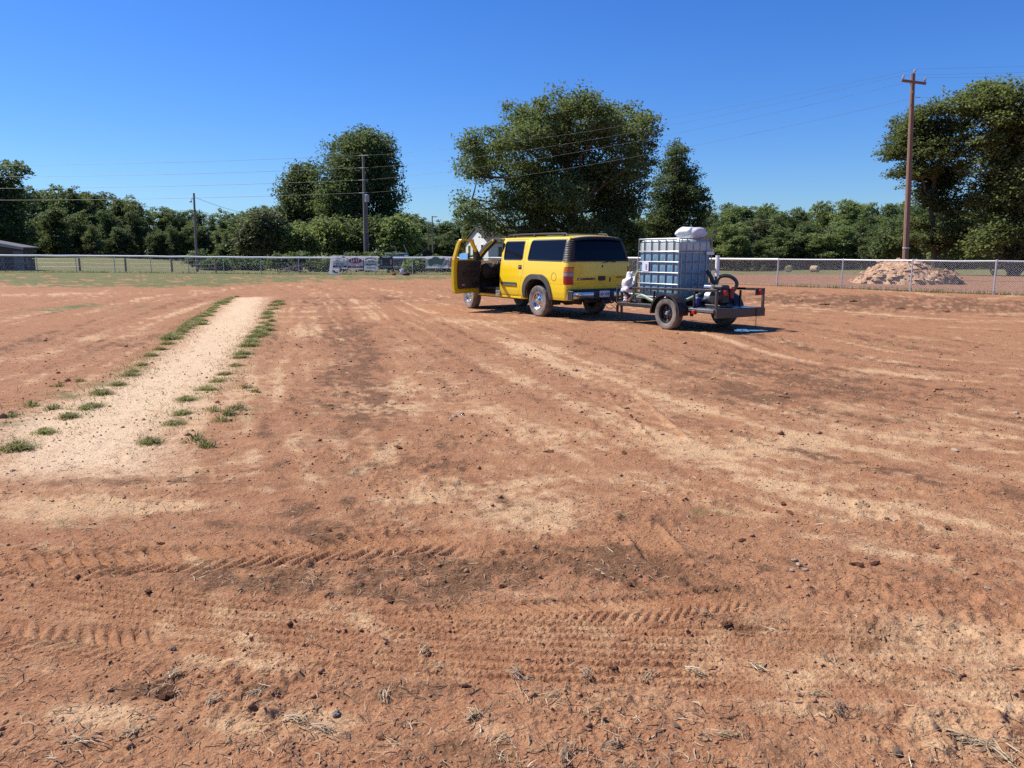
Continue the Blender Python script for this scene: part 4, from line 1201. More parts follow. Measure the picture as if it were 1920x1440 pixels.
# lumps of clay on the heap
rs = np.random.default_rng(5)
mb = MB()
fl_ = np.where(mZ.ravel() > .02)[0]
for k in range(900):
    i = rs.choice(fl_); s = .03 * math.exp(rs.uniform(0, 1.0) ** 4 * 2.0)
    c = (mX.ravel()[i], mY.ravel()[i], mZ.ravel()[i] + s * .25)
    o8 = np.array([(1, 0, 0), (.6, .8, 0), (-.5, .8, .1), (-1, 0, 0), (-.4, -.9, 0), (.6, -.7, .1), (.2, .1, .8), (-.3, -.1, .7)]) * (rs.uniform(.7, 1.3, (8, 1))) * s * (1.2, .9, .9)
    ang_ = rs.uniform(0, 6.28); ca__, sa__ = math.cos(ang_), math.sin(ang_)
    o8 = np.stack([o8[:, 0] * ca__ - o8[:, 1] * sa__, o8[:, 0] * sa__ + o8[:, 1] * ca__, o8[:, 2]], 1) + np.array(c)
    mb.add(o8, [(0, 1, 6), (1, 2, 6), (2, 7, 6), (2, 3, 7), (3, 4, 7), (4, 5, 7), (5, 6, 7), (5, 0, 6)])
o = mb.build('clay_lump', M_MOUND, None, loc=(mx_, my_, tz(mx_, my_)))
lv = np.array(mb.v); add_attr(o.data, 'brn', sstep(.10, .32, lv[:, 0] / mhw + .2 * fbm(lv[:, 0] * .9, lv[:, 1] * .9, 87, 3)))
add_attr(o.data, 'sod', np.zeros(len(lv)))
tag(o, 'scattered clay lumps covering the soil heap', 'clay lumps', None, 'stuff')
# ================================================================== hay bales
M_HAY = pmat('hay', (.36, .27, .15), .95, 0, .35, 14, .8, 30)
def bale(px, y0, y1, Y, rotz, lab):
    x = XA(px, Y); z = tz(x, Y); r = (y1 - y0) * Y / F_PX / 2 * 1.03
    root = thing('hay_bale', lab, 'hay bale', (x, Y, z), rotz)
    prof = [(-.72, .02), (-.72, r * .55), (-.73, r * .9), (-.68, r * .99), (-.3, r), (.3, r), (.68, r * .99), (.73, r * .9), (.72, r * .55), (.72, .02)]
    MB().lathe(prof, (0, 0, r * .96), 'X', 28, mod=lambda a, rr, k: random.uniform(-.02, .02)).build('roll', M_HAY, root, True, 50)
bale(1481, 497, 509, 150, R(62), 'round hay bale beside the edge of the red dirt field')
bale(1530, 497.5, 509.5, 148, R(-55), 'round hay bale close to the large soil heap')
bale(503, 490, 503, 130, R(15), 'round hay bale lying in the grass left of the banners')
bale(1556, 500, 508, 170, R(40), 'farthest small hay bale at the foot of the long wood')
# fallen branch pile in the field
x = XA(548, 66); q = thing('branch_pile', 'pile of bare fallen branches in the grass left of the banners', 'branches', (x, 66, tz(x, 66)))
rs = np.random.default_rng(9)
for k in range(9):
    a = rs.uniform(0, 3.14); l = rs.uniform(.5, 1.3)
    MB().tube([(-l * math.cos(a), rs.uniform(-.3, .3), .02), (0, 0, .25 + rs.uniform(0, .25)), (l * math.cos(a + .3), rs.uniform(-.3, .3), rs.uniform(.3, .9))], [.05, .035, .015], 5).build('branch', M_WOOD, q, True)
# ================================================================== yellow sport utility vehicle
M_YEL = pmat('yellow_paint', (.80, .56, .014), .28, 0, .03, 2, coat=.6, dust=.16, dustcol=(.50, .33, .16))
M_TINT = pmat('tinted_glass', (.004, .005, .008), .09, 0, .1, 2, spec=.22)
M_BLK = pmat('black_plastic', (.022, .022, .023), .55, 0, .2, 7, dust=.12)
M_GREYP = pmat('grey_cladding', (.055, .055, .056), .6, 0, .15, 7, dust=.2)
M_CHROME = pmat('chrome', (.62, .62, .63), .2, 1, .08, 5, dust=.22, dustcol=(.36, .28, .22))
M_SILV = pmat('silver_trim', (.55, .55, .55), .3, .8, .08, 5)
M_INT = pmat('dark_interior', (.032, .029, .027), .8, 0, .2, 8)
M_TRIMI = pmat('brown_door_trim', (.060, .045, .038), .75, 0, .18, 7)
M_SEAT = pmat('grey_seat_cloth', (.085, .08, .075), .9, 0, .2, 9)
M_UND = pmat('underbody', (.025, .022, .02), .8, 0, .3, 6, dust=.35, dustcol=(.16, .10, .07))
M_AMB = pmat('amber_lens', (.55, .16, .01), .2, 0, .1); M_CLR = pmat('clear_lens', (.28, .25, .25), .2, 0, .1)
M_MIRR = pmat('mirror_glass', (.9, .9, .92), .02, 1, .01); M_MIRR.node_tree.nodes['Principled BSDF'].inputs['Roughness'].default_value = .02
def clear_glass():
    m, nt = new_mat('clear_glass')
    o = nd(nt, 'ShaderNodeOutputMaterial'); t = nd(nt, 'ShaderNodeBsdfTransparent'); g = nd(nt, 'ShaderNodeBsdfGlossy'); g.inputs['Roughness'].default_value = .03
    nz = noise(nt, nd(nt, 'ShaderNodeTexCoord').outputs['Object'], 3, 3)
    lk(nt, mixc(nt, nz, (.86, .90, .88), (.92, .95, .93)), t.inputs['Color'])
    mx = nd(nt, 'ShaderNodeMixShader'); mx.inputs[0].default_value = .07
    lk(nt, t.outputs[0], mx.inputs[1]); lk(nt, g.outputs[0], mx.inputs[2]); lk(nt, mx.outputs[0], o.inputs[0])
    return m
M_GLASS = clear_glass()

# --- sheet cut from a signed-distance outline and laid on a curved body surface
def sd_poly(u, v, P):
    return poly_sd(u, v, P)
def sd_rbox(u, v, cx, cy, hx, hy, r):
    qx = np.abs(u - cx) - hx + r; qy = np.abs(v - cy) - hy + r
    return np.hypot(np.maximum(qx, 0), np.maximum(qy, 0)) + np.minimum(np.maximum(qx, qy), 0) - r
def sd_rpoly(u, v, P, r):
    """polygon with rounded corners (outline given at full size)"""
    return sd_poly(u, v, inset(P, r)) - r
def inset(P, r):
    P = [np.array(p, float) for p in P]
    a = sum(P[i][0] * P[(i + 1) % len(P)][1] - P[(i + 1) % len(P)][0] * P[i][1] for i in range(len(P)))
    if a < 0: P = P[::-1]
    L = []
    n = len(P)
    for i in range(n):
        p0, p1, p2 = P[i - 1], P[i], P[(i + 1) % n]
        d1 = (p1 - p0) / np.linalg.norm(p1 - p0); d2 = (p2 - p1) / np.linalg.norm(p2 - p1)
        n1 = np.array((-d1[1], d1[0])); n2 = np.array((-d2[1], d2[0]))
        b = n1 + n2; b = b / max(.3, (1 + n1 @ n2))
        L.append(p1 + b * r)
    return L
def sheet(sdf, bounds, res, mp, thick=0.0, off=0.0, mirror=False):
    u0, u1, v0, v1 = bounds
    us = np.linspace(u0, u1, max(3, int((u1 - u0) / res) + 1)); vs = np.linspace(v0, v1, max(3, int((v1 - v0) / res) + 1))
    U, Vv = np.meshgrid(us, vs, indexing='ij')
    D = sdf(U, Vv)
    D = np.where(np.abs(D) < 1e-6, -1e-6, D)
    nu, nv = U.shape
    vid = {}; pts = []; faces = []
    def corner(i, j):
        k = ('c', i, j)
        if k not in vid:
            vid[k] = len(pts); pts.append((us[i], vs[j]))
        return vid[k]
    def cross(i, j, i2, j2):
        k = ('e', min((i, j), (i2, j2)), max((i, j), (i2, j2)))
        if k not in vid:
            a, b = D[i, j], D[i2, j2]; t = a / (a - b)
            vid[k] = len(pts); pts.append((us[i] + (us[i2] - us[i]) * t, vs[j] + (vs[j2] - vs[j]) * t))
        return vid[k]
    inside = D < 0
    for i in range(nu - 1):
        for j in range(nv - 1):
            c = [(i, j), (i + 1, j), (i + 1, j + 1), (i, j + 1)]
            ins_ = [inside[q] for q in c]
            if not any(ins_): continue
            f = []
            for k in range(4):
                a = c[k]; b = c[(k + 1) % 4]
                if inside[a]: f.append(corner(*a))
                if inside[a] != inside[b]: f.append(cross(*a, *b))
            if len(f) >= 3: faces.append(f)
    mb = MB()
    if not pts: return mb
    P = np.array(pts)
    A = mp(P[:, 0], P[:, 1], off)
    if mirror: A = A * np.array([1, -1, 1])
    flip = (mp is not rear_map) != mirror
    fs = [f[::-1] if flip else f for f in faces]
    mb.add(A, fs)
    if thick:
        Bv = mp(P[:, 0], P[:, 1], off - thick)
        if mirror: Bv = Bv * np.array([1, -1, 1])
        cnt = {}
        for f in fs:
            for k in range(len(f)):
                a, b = f[k], f[(k + 1) % len(f)]
                cnt[(a, b)] = cnt.get((a, b), 0) + 1
        edge = [e for e in cnt if (e[1], e[0]) not in cnt]
        V = []; Fs = []
        for a, b in edge:
            n = len(V); V += [A[a], A[b], Bv[b], Bv[a]]; Fs.append((n + 1, n, n + 3, n + 2))
        mb.add(V, Fs)
        mb.add(Bv, [f[::-1] for f in fs])
    return mb
def table(pts, k=9):
    a = np.array(pts, float); x = np.linspace(a[0, 0], a[-1, 0], 500)
    y = np.interp(x, a[:, 0], a[:, 1])
    yp = np.pad(y, (k * 2, k * 2), mode='edge'); ker = np.ones(2 * k + 1) / (2 * k + 1)
    ys_ = np.convolve(yp, ker, 'same')[2 * k:-2 * k]
    return lambda q: np.interp(q, x, ys_)
W_ = table([(.38, .925), (.50, .965), (.62, .985), (.74, .992), (.95, .995), (1.15, .985), (1.32, .965), (1.36, .955), (1.55, .91), (1.72, .865), (1.80, .835), (1.86, .795), (1.91, .735)], 7)
XR_ = table([(.38, -1.18), (.5, -1.22), (.7, -1.24), (1.0, -1.245), (1.30, -1.235), (1.36, -1.22), (1.6, -1.165), (1.8, -1.10), (1.91, -1.02)], 7)
RC = .15
def front_in(x, z):     # body narrows towards the nose
    return np.where(x > 3.35, .16 * np.clip((x - 3.35) / .9, 0, 1.2) ** 2.2, 0)
def side_map(U, z, off):
    U = np.asarray(U, float); z = np.asarray(z, float)
    w = W_(z); xr = XR_(z)
    th = np.clip((xr + RC - U) / RC, 0, math.pi / 2)
    x = np.where(th > 0, xr + RC - (RC + off) * np.sin(th), U)
    y = np.where(th > 0, w - RC + (RC + off) * np.cos(th), w + off) - front_in(x, z)
    return np.stack([x, y, z], -1)
def rear_map(y, z, off):
    y = np.asarray(y, float); z = np.asarray(z, float)
    xr = XR_(z)
    x = xr - off - .02 * np.clip(1 - (y / .85) ** 2, 0, 1)
    return np.stack([x, -y, z], -1)
UMIN = lambda z: XR_(z) + RC - RC * math.pi / 2
BODY = [(-1.6, .44), (-1.6, 1.905), (2.20, 1.905), (2.34, 1.86), (2.64, 1.62), (3.00, 1.28), (3.12, 1.25), (3.98, 1.165), (4.16, 1.10), (4.235, .95), (4.25, .62), (4.2, .44), (2.8, .40), (.6, .40), (-.5, .44)]
def s_body(u, v): return np.maximum(sd_poly(u, v, BODY), UMIN(v) - u)
def s_arch(u, v, cx, g=0.0): return sd_rbox(u, v, cx, .36, .50 + g, .56 + g, .40 + g * .5)
FDOOR = [(1.655, .475), (1.63, 1.2), (1.62, 1.36), (1.70, 1.89), (2.26, 1.89), (2.62, 1.61), (2.90, 1.30), (2.88, 1.05), (2.80, .80), (2.78, .475)]
RDOOR = [(1.60, .475), (.84, .475), (.74, .66), (.68, .86), (.60, 1.05), (.555, 1.36), (.60, 1.865), (1.655, 1.865), (1.575, 1.36), (1.585, 1.2)]
RWIN = [(.655, 1.365), (.70, 1.825), (1.565, 1.825), (1.50, 1.365)]
QWIN = [(.43, 1.36), (.415, 1.845), (-.985, 1.85), (-1.0, 1.345)]
FWIN = [(1.72, 1.365), (1.775, 1.845), (2.22, 1.845), (2.54, 1.585), (2.74, 1.365)]
def s_win(P, g=0.0):
    return lambda u, v: sd_rpoly(u, v, P, .055) - g
G_ = .0045
suv_l = None
def suv():
    lx_, ly_ = G(1013, 593)
    hd = Vector((-.555, .83)).normalized()
    lf = Vector((-hd.y, hd.x))
    ang = math.atan2(hd.y, hd.x)
    bx_, by_ = lx_ - lf.x * .87, ly_ - lf.y * .87
    root = thing('suv', 'yellow sport utility vehicle with its front door open towing the trailer', 'car', (bx_, by_, 0.0), ang)
    part = lambda mb, name, mat, parent=root, sm=True, sharp=40: mb.build(name, mat, parent, sm, sharp)
    allb = (-1.5, 4.3, .38, 1.92)
    sub = lambda *a: (lambda u, v: np.maximum.reduce([a[0](u, v)] + [-f(u, v) for f in a[1:]]))
    inter = lambda *a: (lambda u, v: np.maximum.reduce([f(u, v) for f in a]))
    ra = lambda g=0.0: (lambda u, v: s_arch(u, v, 0.0, g)); fa = lambda g=0.0: (lambda u, v: s_arch(u, v, 3.30, g))
    fdo = lambda g=0.0: (lambda u, v: sd_rpoly(u, v, FDOOR, .05) - g); rdo = lambda g=0.0: (lambda u, v: sd_rpoly(u, v, RDOOR, .04) - g)
    low = lambda u, v: np.maximum(v - .815, u + .38)                       # lower rear corner piece
    tl = lambda g=0.0: (lambda u, v: np.maximum(sd_rbox(u, v, -1.22, 1.01, .145, .20, .045) - g, -9))
    lou = lambda u, v: np.maximum(np.maximum(u + 1.015, UMIN(v) - u), np.maximum(1.335 - v, v - 1.87))
    for mir in (False, True):
        bs = sub(s_body, ra(), fa(), rdo(G_), fdo(G_), s_win(QWIN), lambda u, v: low(u, v) - G_, tl(.004))
        part(sheet(bs, allb, .022, side_map, .045, 0, mir), 'side_panel', M_YEL)
        part(sheet(sub(inter(s_body, low), ra()), (-1.5, -.3, .38, .85), .02, side_map, .03, .006, mir), 'rear_corner', M_YEL)
        dr = part(sheet(sub(rdo(-G_), ra(), s_win(RWIN)), (.4, 1.8, .4, 1.9), .02, side_map, .04, 0, mir), 'rear_door', M_YEL)
        part(sheet(s_win(RWIN, .012), (.5, 1.7, 1.3, 1.9), .02, side_map, .005, -.012, mir), 'window', M_TINT, dr)
        part(sheet(lambda u, v: np.abs(s_win(RWIN)(u, v)) - .014, (.5, 1.7, 1.3, 1.9), .012, side_map, .02, .003, mir), 'window_seal', M_BLK, dr)
        part(sheet(s_win(QWIN, .012), (-1.1, .6, 1.3, 1.9), .02, side_map, .005, -.006, mir), 'quarter_window', M_TINT)
        part(sheet(lambda u, v: np.abs(s_win(QWIN)(u, v)) - .014, (-1.1, .6, 1.3, 1.9), .012, side_map, .02, .004, mir), 'window_seal', M_BLK)
        lm = lambda u, v, off: side_map(u, v, off + .006 * np.sin(np.asarray(v) * 2 * math.pi / .04))
        part(sheet(lou, (-1.4, -1.0, 1.33, 1.88), .0075, lm, .01, .008, mir), 'louvre_panel', M_BLK)
        # dark inner skin behind the seams
        part(sheet(sub(s_body, ra(.02), fa(.02), fdo(.03), s_win(RWIN, .05), s_win(QWIN, .05)), allb, .05, side_map, 0, -.06, mir), 'inner_skin', M_INT)
        # wheel arch flares, mouldings
        for cx, nm in ((0.0, 0), (3.30, 1)):
            fl = lambda u, v, cx=cx: np.maximum(np.maximum(s_arch(u, v, cx, .105), -s_arch(u, v, cx, -.012)), .43 - v)
            part(sheet(fl, (cx - .75, cx + .75, .38, 1.1), .016, side_map, .05, .028, mir), 'wheel_arch_flare', M_GREYP)
        bm_ = lambda a, b, c, d_: (lambda u, v: sd_rbox(u, v, (a + b) / 2, (c + d_) / 2, (b - a) / 2, (d_ - c) / 2, .012))
        part(sheet(bm_(.86, 1.57, .72, .80), (.8, 1.6, .7, .82), .012, side_map, .02, .018, mir), 'door_moulding', M_GREYP, dr)
        part(sheet(bm_(.86, 1.57, .726, .742), (.8, 1.6, .7, .82), .006, side_map, .02, .025, mir), 'moulding_strip', M_SILV, dr)
        hdl = part(sheet(bm_(.655, .80, 1.135, 1.235), (.6, .9, 1.1, 1.3), .008, side_map, .01, .004, mir), 'door_handle', M_BLK, dr)
        part(sheet(bm_(.67, .785, 1.178, 1.202), (.6, .9, 1.1, 1.3), .006, side_map, .02, .03, mir), 'handle_grip', M_SILV, dr)
        part(sheet(lambda u, v: np.abs(np.hypot(u + .70, v - .98) - .095) - .004, (-.9, -.5, .8, 1.15), .004, side_map, .004, .003, mir), 'fuel_door' if not mir else 'access_cover', M_GREYP)
        # tail lamp: amber over clear over red
        lamp = part(sheet(tl(), (-1.4, -1.0, .75, 1.25), .012, side_map, .03, .008, mir), 'tail_light', M_RED)
        part(sheet(inter(tl(-.012), lambda u, v: np.maximum(1.095 - v, v - 1.25)), (-1.4, -1.0, .75, 1.25), .01, side_map, .01, .016, mir), 'amber_lens', M_AMB, lamp)
        part(sheet(inter(tl(-.012), lambda u, v: np.maximum(1.005 - v, v - 1.085)), (-1.4, -1.0, .75, 1.25), .01, side_map, .01, .016, mir), 'reverse_lens', M_CLR, lamp)
        # headlamp
        part(sheet(lambda u, v: sd_rbox(u, v, 4.10, .98, .12, .09, .03), (3.9, 4.3, .85, 1.1), .015, side_map, .02, .01, mir), 'headlight', M_CLR)
    # ---- closed right front door, opened left front door
    drR = part(sheet(sub(fdo(-G_), s_win(FWIN)), (1.5, 3.0, .4, 1.9), .022, side_map, .045, 0, True), 'front_door', M_YEL)
    part(sheet(s_win(FWIN, .012), (1.6, 2.9, 1.3, 1.9), .025, side_map, 0, -.012, True), 'window', M_GLASS, drR)
    hx_, hy_ = 2.80, float(W_(.8)) - .02
    oa = -R(66)
    ca_, sa_ = math.cos(oa), math.sin(oa)
    def door_map(u, v, off):
        q = side_map(u, v, off)
        x = q[..., 0] - hx_; y = q[..., 1] - hy_
        return np.stack([x, y, q[..., 2]], -1)
    dl = part(sheet(sub(fdo(-G_), s_win(FWIN)), (1.5, 3.0, .4, 1.9), .018, door_map, .075, 0), 'front_door', M_YEL)
    dl.location = (hx_, hy_, 0); dl.rotation_euler = (0, 0, oa)
    TRIM = [(1.80, .60), (1.78, 1.33), (2.80, 1.33), (2.78, 1.0), (2.70, .60)]
    part(sheet(lambda u, v: sd_rpoly(u, v, TRIM, .06), (1.6, 2.95, .5, 1.4), .02, door_map, .05, -.077), 'door_trim', M_TRIMI, dl)
    part(sheet(lambda u, v: sd_rbox(u, v, 2.28, .98, .30, .045, .03), (1.9, 2.7, .9, 1.05), .015, door_map, .05, -.127), 'armrest', M_INT, dl)
    part(sheet(lambda u, v: sd_rbox(u, v, 2.42, 1.20, .16, .05, .03), (2.1, 2.7, 1.1, 1.3), .015, door_map, .02, -.127), 'pull_handle', M_INT, dl)
    part(sheet(lambda u, v: sd_rbox(u, v, 2.52, .70, .12, .06, .04), (2.3, 2.7, .6, .8), .015, door_map, .02, -.127), 'speaker_grille', M_BLK, dl)
    part(sheet(lambda u, v: sd_rbox(u, v, 1.98, .70, .06, .02, .015), (1.85, 2.1, .65, .75), .01, door_map, .012, -.127), 'courtesy_light', pmat('pinkish_lens', (.55, .33, .28), .3), dl)
    part(sheet(lambda u, v: sd_rpoly(u, v, [(2.58, 1.345), (2.86, 1.345), (2.62, 1.58), (2.56, 1.6)], .02), (2.5, 2.95, 1.3, 1.65), .012, door_map, .10, .004), 'sail_panel', M_BLK, dl)
    part(sheet(s_win(FWIN, .012), (1.6, 2.9, 1.3, 1.9), .03, door_map, 0, -.03), 'window', M_GLASS, dl)
    for z in (.66, 1.08):
        MB().box((1.668 - hx_, float(W_(z)) - .045 - hy_, z), (.012, .03, .10), .003).build('latch_plate', M_BLK, dl)
    part(sheet(lambda u, v: np.maximum(np.maximum(fdo(.10)(u, v), -fdo(.004)(u, v)), np.maximum(1.05 - v, 1.95 - u)), (1.8, 3.2, 1.0, 1.95), .016, side_map, .03, .004), 'door_seal_shade', M_INT)  # wide dark band over the yellow pillar: painted shade as well as seal
    # mirror
    mz = 1.44; my = float(W_(mz)) - hy_
    mir_ = MB().box((-.20, my + .30, mz - .02), (.12, .30, .22), .05).build('mirror_housing', M_BLK, dl, True, 30)
    MB().box((-.265, my + .30, mz - .02), (.008, .265, .185), .003, Matrix.Rotation(R(4), 3, 'Y')).build('mirror_glass', M_MIRR, dl)
    MB().tube([(-.18, my - .02, mz - .08), (-.2, my + .17, mz - .06)], .03, 7).build('mirror_arm', M_BLK, dl, True)
    # right hand mirror
    MB().box((2.58, -float(W_(mz)) - .16, mz), (.12, .26, .20), .05).build('mirror_housing', M_BLK, root, True, 30)
    MB().tube([(2.6, -float(W_(mz)) + .02, mz - .08), (2.6, -float(W_(mz)) - .08, mz - .06)], .03, 7).build('mirror_arm', M_BLK, root, True)
    # ---- roof, windscreen, bonnet, nose
    zt = 1.905; wt = float(W_(zt)); xb_ = float(XR_(zt))
    def roof(u, v):
        x = xb_ - .06 + (2.24 - xb_ + .06) * u; yy = (v * 2 - 1)
        zz = zt + .052 * (1 - abs(yy) ** 2.4) - .03 * max(0, (u - .8) / .2) ** 2 - .035 * max(0, (.10 - u) / .10) ** 2
        return (x, -yy * wt, zz)
    part(MB().grid(roof, 60, 24).grid(lambda u, v: tuple(np.array(roof(u, 1 - v)) - (0, 0, .05)), 30, 12), 'roof', M_YEL, root, True, 60)
    lip = lambda u, v: (xb_ - .06 - .05 * v, (u * 2 - 1) * (wt - .02), zt - .03 + .05 * (1 - abs(u * 2 - 1) ** 2.4) - .055 * v ** 1.5)
    part(MB().grid(lip, 24, 5).grid(lambda u, v: tuple(np.array(lip(1 - u, v)) - (0, 0, .02)), 24, 5), 'rear_lip', M_BLK)
    MB().box((xb_ - .075, 0, zt + .005), (.02, .36, .022), .004).build('high_stop_light', M_RED, root)
    def wsc(u, v):   # windscreen
        y = (u * 2 - 1); x = 2.98 + (2.22 - 2.98) * v; z = 1.27 + (1.885 - 1.27) * v
        w = float(W_(z)) - .06
        return (x + .10 * (1 - y * y), -y * w, z + .01 * (1 - y * y))
    part(MB().grid(wsc, 20, 10), 'windscreen', M_GLASS)
    for sg in (-1, 1):
        MB().tube([(3.0, sg * (float(W_(1.28)) - .05), 1.27), (2.62, sg * (float(W_(1.6)) - .045), 1.605), (2.28, sg * (float(W_(1.86)) - .04), 1.875)], .038, 8).build('windscreen_pillar', M_YEL, root, True)
        MB().tube([(2.97, sg * (float(W_(1.28)) - .075), 1.26), (2.60, sg * (float(W_(1.6)) - .075), 1.585), (2.25, sg * (float(W_(1.86)) - .07), 1.855)], .045, 8).build('pillar_trim', M_INT, root, True)
    def bon(u, v):
        x = 2.96 + 1.22 * u; y = v * 2 - 1
        w = float(W_(1.15)) - .03 - float(front_in(np.array(x), 0))
        z = 1.285 - .12 * u - .06 * u ** 4 + .05 * (1 - abs(y) ** 3) + .012 * (1 if abs(y) < .45 else 0)
        return (x, y * w, z)
    part(MB().grid(bon, 24, 20), 'bonnet', M_YEL, root, True, 50)
    MB().box((4.17, 0, .98), (.10, 1.25, .26), .03).build('grille', M_BLK, root)
    MB().box((4.235, 0, .98), (.03, 1.2, .05), .01).build('grille_bar', M_YEL, root)
    MB().box((4.20, 0, .62), (.28, 1.78, .30), .07).build('front_bumper', M_CHROME, root, True, 30)
    # ---- tailgate
    lim = lambda g=0.0: (lambda y, z: np.abs(y) - (W_(z) - RC) + g)
    tgz = lambda y, z: np.maximum(.70 - z, z - 1.335)
    tg = part(sheet(inter(lim(.006), tgz), (-.9, .9, .68, 1.9), .022, rear_map, .04), 'tailgate', M_YEL)
    part(sheet(inter(lim(-.03), lambda y, z: np.maximum(1.342 - z, z - 1.885)), (-.95, .95, 1.3, 1.92), .02, rear_map, .03, -.012), 'window_surround', M_BLK, tg)
    GL = [(-.80, 1.365), (.80, 1.365), (.70, 1.78), (.58, 1.865), (-.58, 1.865), (-.70, 1.78)]
    part(sheet(lambda y, z: sd_rpoly(y, z, GL, .06), (-.9, .9, 1.33, 1.9), .02, rear_map, .008, -.002), 'rear_window', M_TINT, tg)
    part(sheet(lambda y, z: sd_rbox(y, z, .0, .945, .115, .055, .035), (-.2, .2, .85, 1.05), .008, rear_map, .01, .004), 'tailgate_handle', M_BLK, tg)
    part(sheet(lambda y, z: sd_rbox(y, z, .02, 1.225, .02, .028, .006), (-.1, .1, 1.15, 1.3), .006, rear_map, .01, .006), 'lock_button', M_BLK, tg)
    part(sheet(lambda y, z: sd_rbox(y, z, .255, .91, .018, .055, .006), (.2, .3, .82, 1.0), .006, rear_map, .01, .006), 'badge', M_BLK, tg)
    part(sheet(lambda y, z: sd_rbox(y, z, -.46, .935, .27, .026, .01), (-.8, -.1, .88, 1.0), .008, rear_map, .01, .005), 'name_strip', pmat('badge_grey', (.18, .165, .11), .45), tg)
    xp = float(XR_(.935)) - .02
    lettering('CHEVROLET', .050, M_INKB, tg, (xp - .012, .42, .935), (R(90), 0, R(-90)), 1.05, .0015)
    MB().box((xp - .012, .69, .937), (.008, .055, .024), .003).build('emblem', pmat('gold_emblem', (.62, .50, .24), .35, .6), tg)
    lettering('SUBURBAN', .052, M_INKR, tg, (xp - .012, -.58, .962), (R(90), 0, R(-90)), 1.0, .0015)
    wx = float(XR_(1.36)) - .03
    MB().tube([(wx - .03, -.36, 1.345), (wx - .045, -.20, 1.345), (wx - .04, -.02, 1.30)], [.016, .013, .008], 6).build('wiper', M_BLK, tg, True)
    MB().box((wx - .02, -.38, 1.345), (.06, .10, .05), .015).build('wiper_motor', M_BLK, tg)
    # ---- rear bumper, plate, hitch
    def bump(prof, ya, yb, curve=.05):
        mb = MB(); n = 18; m = len(prof)
        V = []
        for i in range(n + 1):
            y = ya + (yb - ya) * i / n; e = max(0, (abs(y) - .74) / .22)
            for (x, z) in prof: V.append((x + curve * e ** 2, y, z))
        Fs = [(i * m + k, i * m + (k + 1) % m, (i + 1) * m + (k + 1) % m, (i + 1) * m + k) for i in range(n) for k in range(m)]
        Fs += [tuple(range(m)), tuple(range(n * m, n * m + m))[::-1]]
        return mb.add(V, Fs)
    bp = part(bump([(-1.16, .46), (-1.335, .47), (-1.36, .51), (-1.36, .625), (-1.345, .645), (-1.16, .65)][::-1], -.955, .955), 'rear_bumper', M_CHROME, root, True, 40)
    part(bump([(-1.15, .655), (-1.35, .655), (-1.365, .672), (-1.35, .70), (-1.15, .705)][::-1], -.965, .965), 'bumper_step_pad', M_BLK, bp, True, 40)
    for sg in (-1, 1):
        MB().box((-1.30, sg * .958, .565), (.20, .03, .21), .01).build('bumper_end_cap', M_BLK, bp)
    MB().box((-1.363, 0, .56), (.012, .62, .15), .004).build('plate_recess', M_BLK, bp)
    pl_ = MB().box((-1.378, 0, .585), (.01, .305, .152), .003).build('license_plate', pmat('plate_white', (.62, .64, .70), .4, 0, .1, 20), root)
    for k in range(7):
        if k != 3:
            MB().box((-1.3845, .115 - k * .038, .58), (.002, random.uniform(.016, .024), random.uniform(.045, .06))).build('lettering', M_INKN, pl_)
    MB().box((-1.33, 0, .40), (.34, .09, .09), .01).box((-1.22, 0, .42), (.10, .9, .08), .01).build('hitch_receiver', M_UND, root)
    bl = MB().box((-1.57, 0, .40), (.22, .07, .03), .005).build('ball_mount', M_UND, root)
    MB().lathe([(0, .016), (.03, .016), (.035, .025), (.06, .027), (.08, .018), (.085, .002)], (-1.64, 0, .415), 'Z', 12).build('hitch_ball', M_CHROME, bl, True)
    # ---- underbody
    MB().box((1.5, 0, .50), (5.0, 1.5, .14), .03).build('floor_pan', M_UND, root)
    for sg in (-1, 1):
        MB().box((1.4, sg * .48, .40), (5.0, .10, .14), .02).build('chassis_rail', M_UND, root)
        MB().box((1.70, sg * .90, .425), (2.0, .10, .07), .02).build('sill', M_YEL, root)
    MB().tube([(0, -.75, .385), (0, .75, .385)], .055, 10).lathe([(-.14, .05), (-.1, .14), (.1, .14), (.14, .05)], (0, 0, .385), 'Y', 16).build('rear_axle', M_UND, root, True)
    MB().tube([(3.3, -.75, .385), (3.3, .75, .385)], .045, 10).build('front_axle', M_UND, root, True)
    MB().lathe([(-.09, .02), (-.09, .24), (-.06, .30), (.06, .30), (.09, .24), (.09, .02)], (-.78, -.05, .46), 'Z', 24).build('spare_wheel', M_UND, root, True)
    MB().tube([(1.2, -.35, .38), (.5, -.55, .40), (-.4, -.62, .42), (-1.0, -.72, .40), (-1.18, -.80, .36)], .04, 8).build('exhaust_pipe', M_UND, root, True)
    for sg in (-1, 1):
        MB().box((-.58, sg * .83, .46), (.02, .26, .30), .004).build('mud_flap', M_BLK, root)
        for cx in (0.0, 3.3):
            mb = MB(); n = 16
            V = []; Fs = []
            for k in range(n + 1):
                t = math.pi * k / n
                for yy in (.45, .955):
                    V.append((cx + .53 * math.cos(t), sg * yy, .42 + .52 * math.sin(t)))
            Fs = [(2 * k, 2 * k + 1, 2 * k + 3, 2 * k + 2) for k in range(n)]
            mb.add(V, Fs); mb.build('wheel_well', M_UND, root)
    # ---- wheels
    proto = None
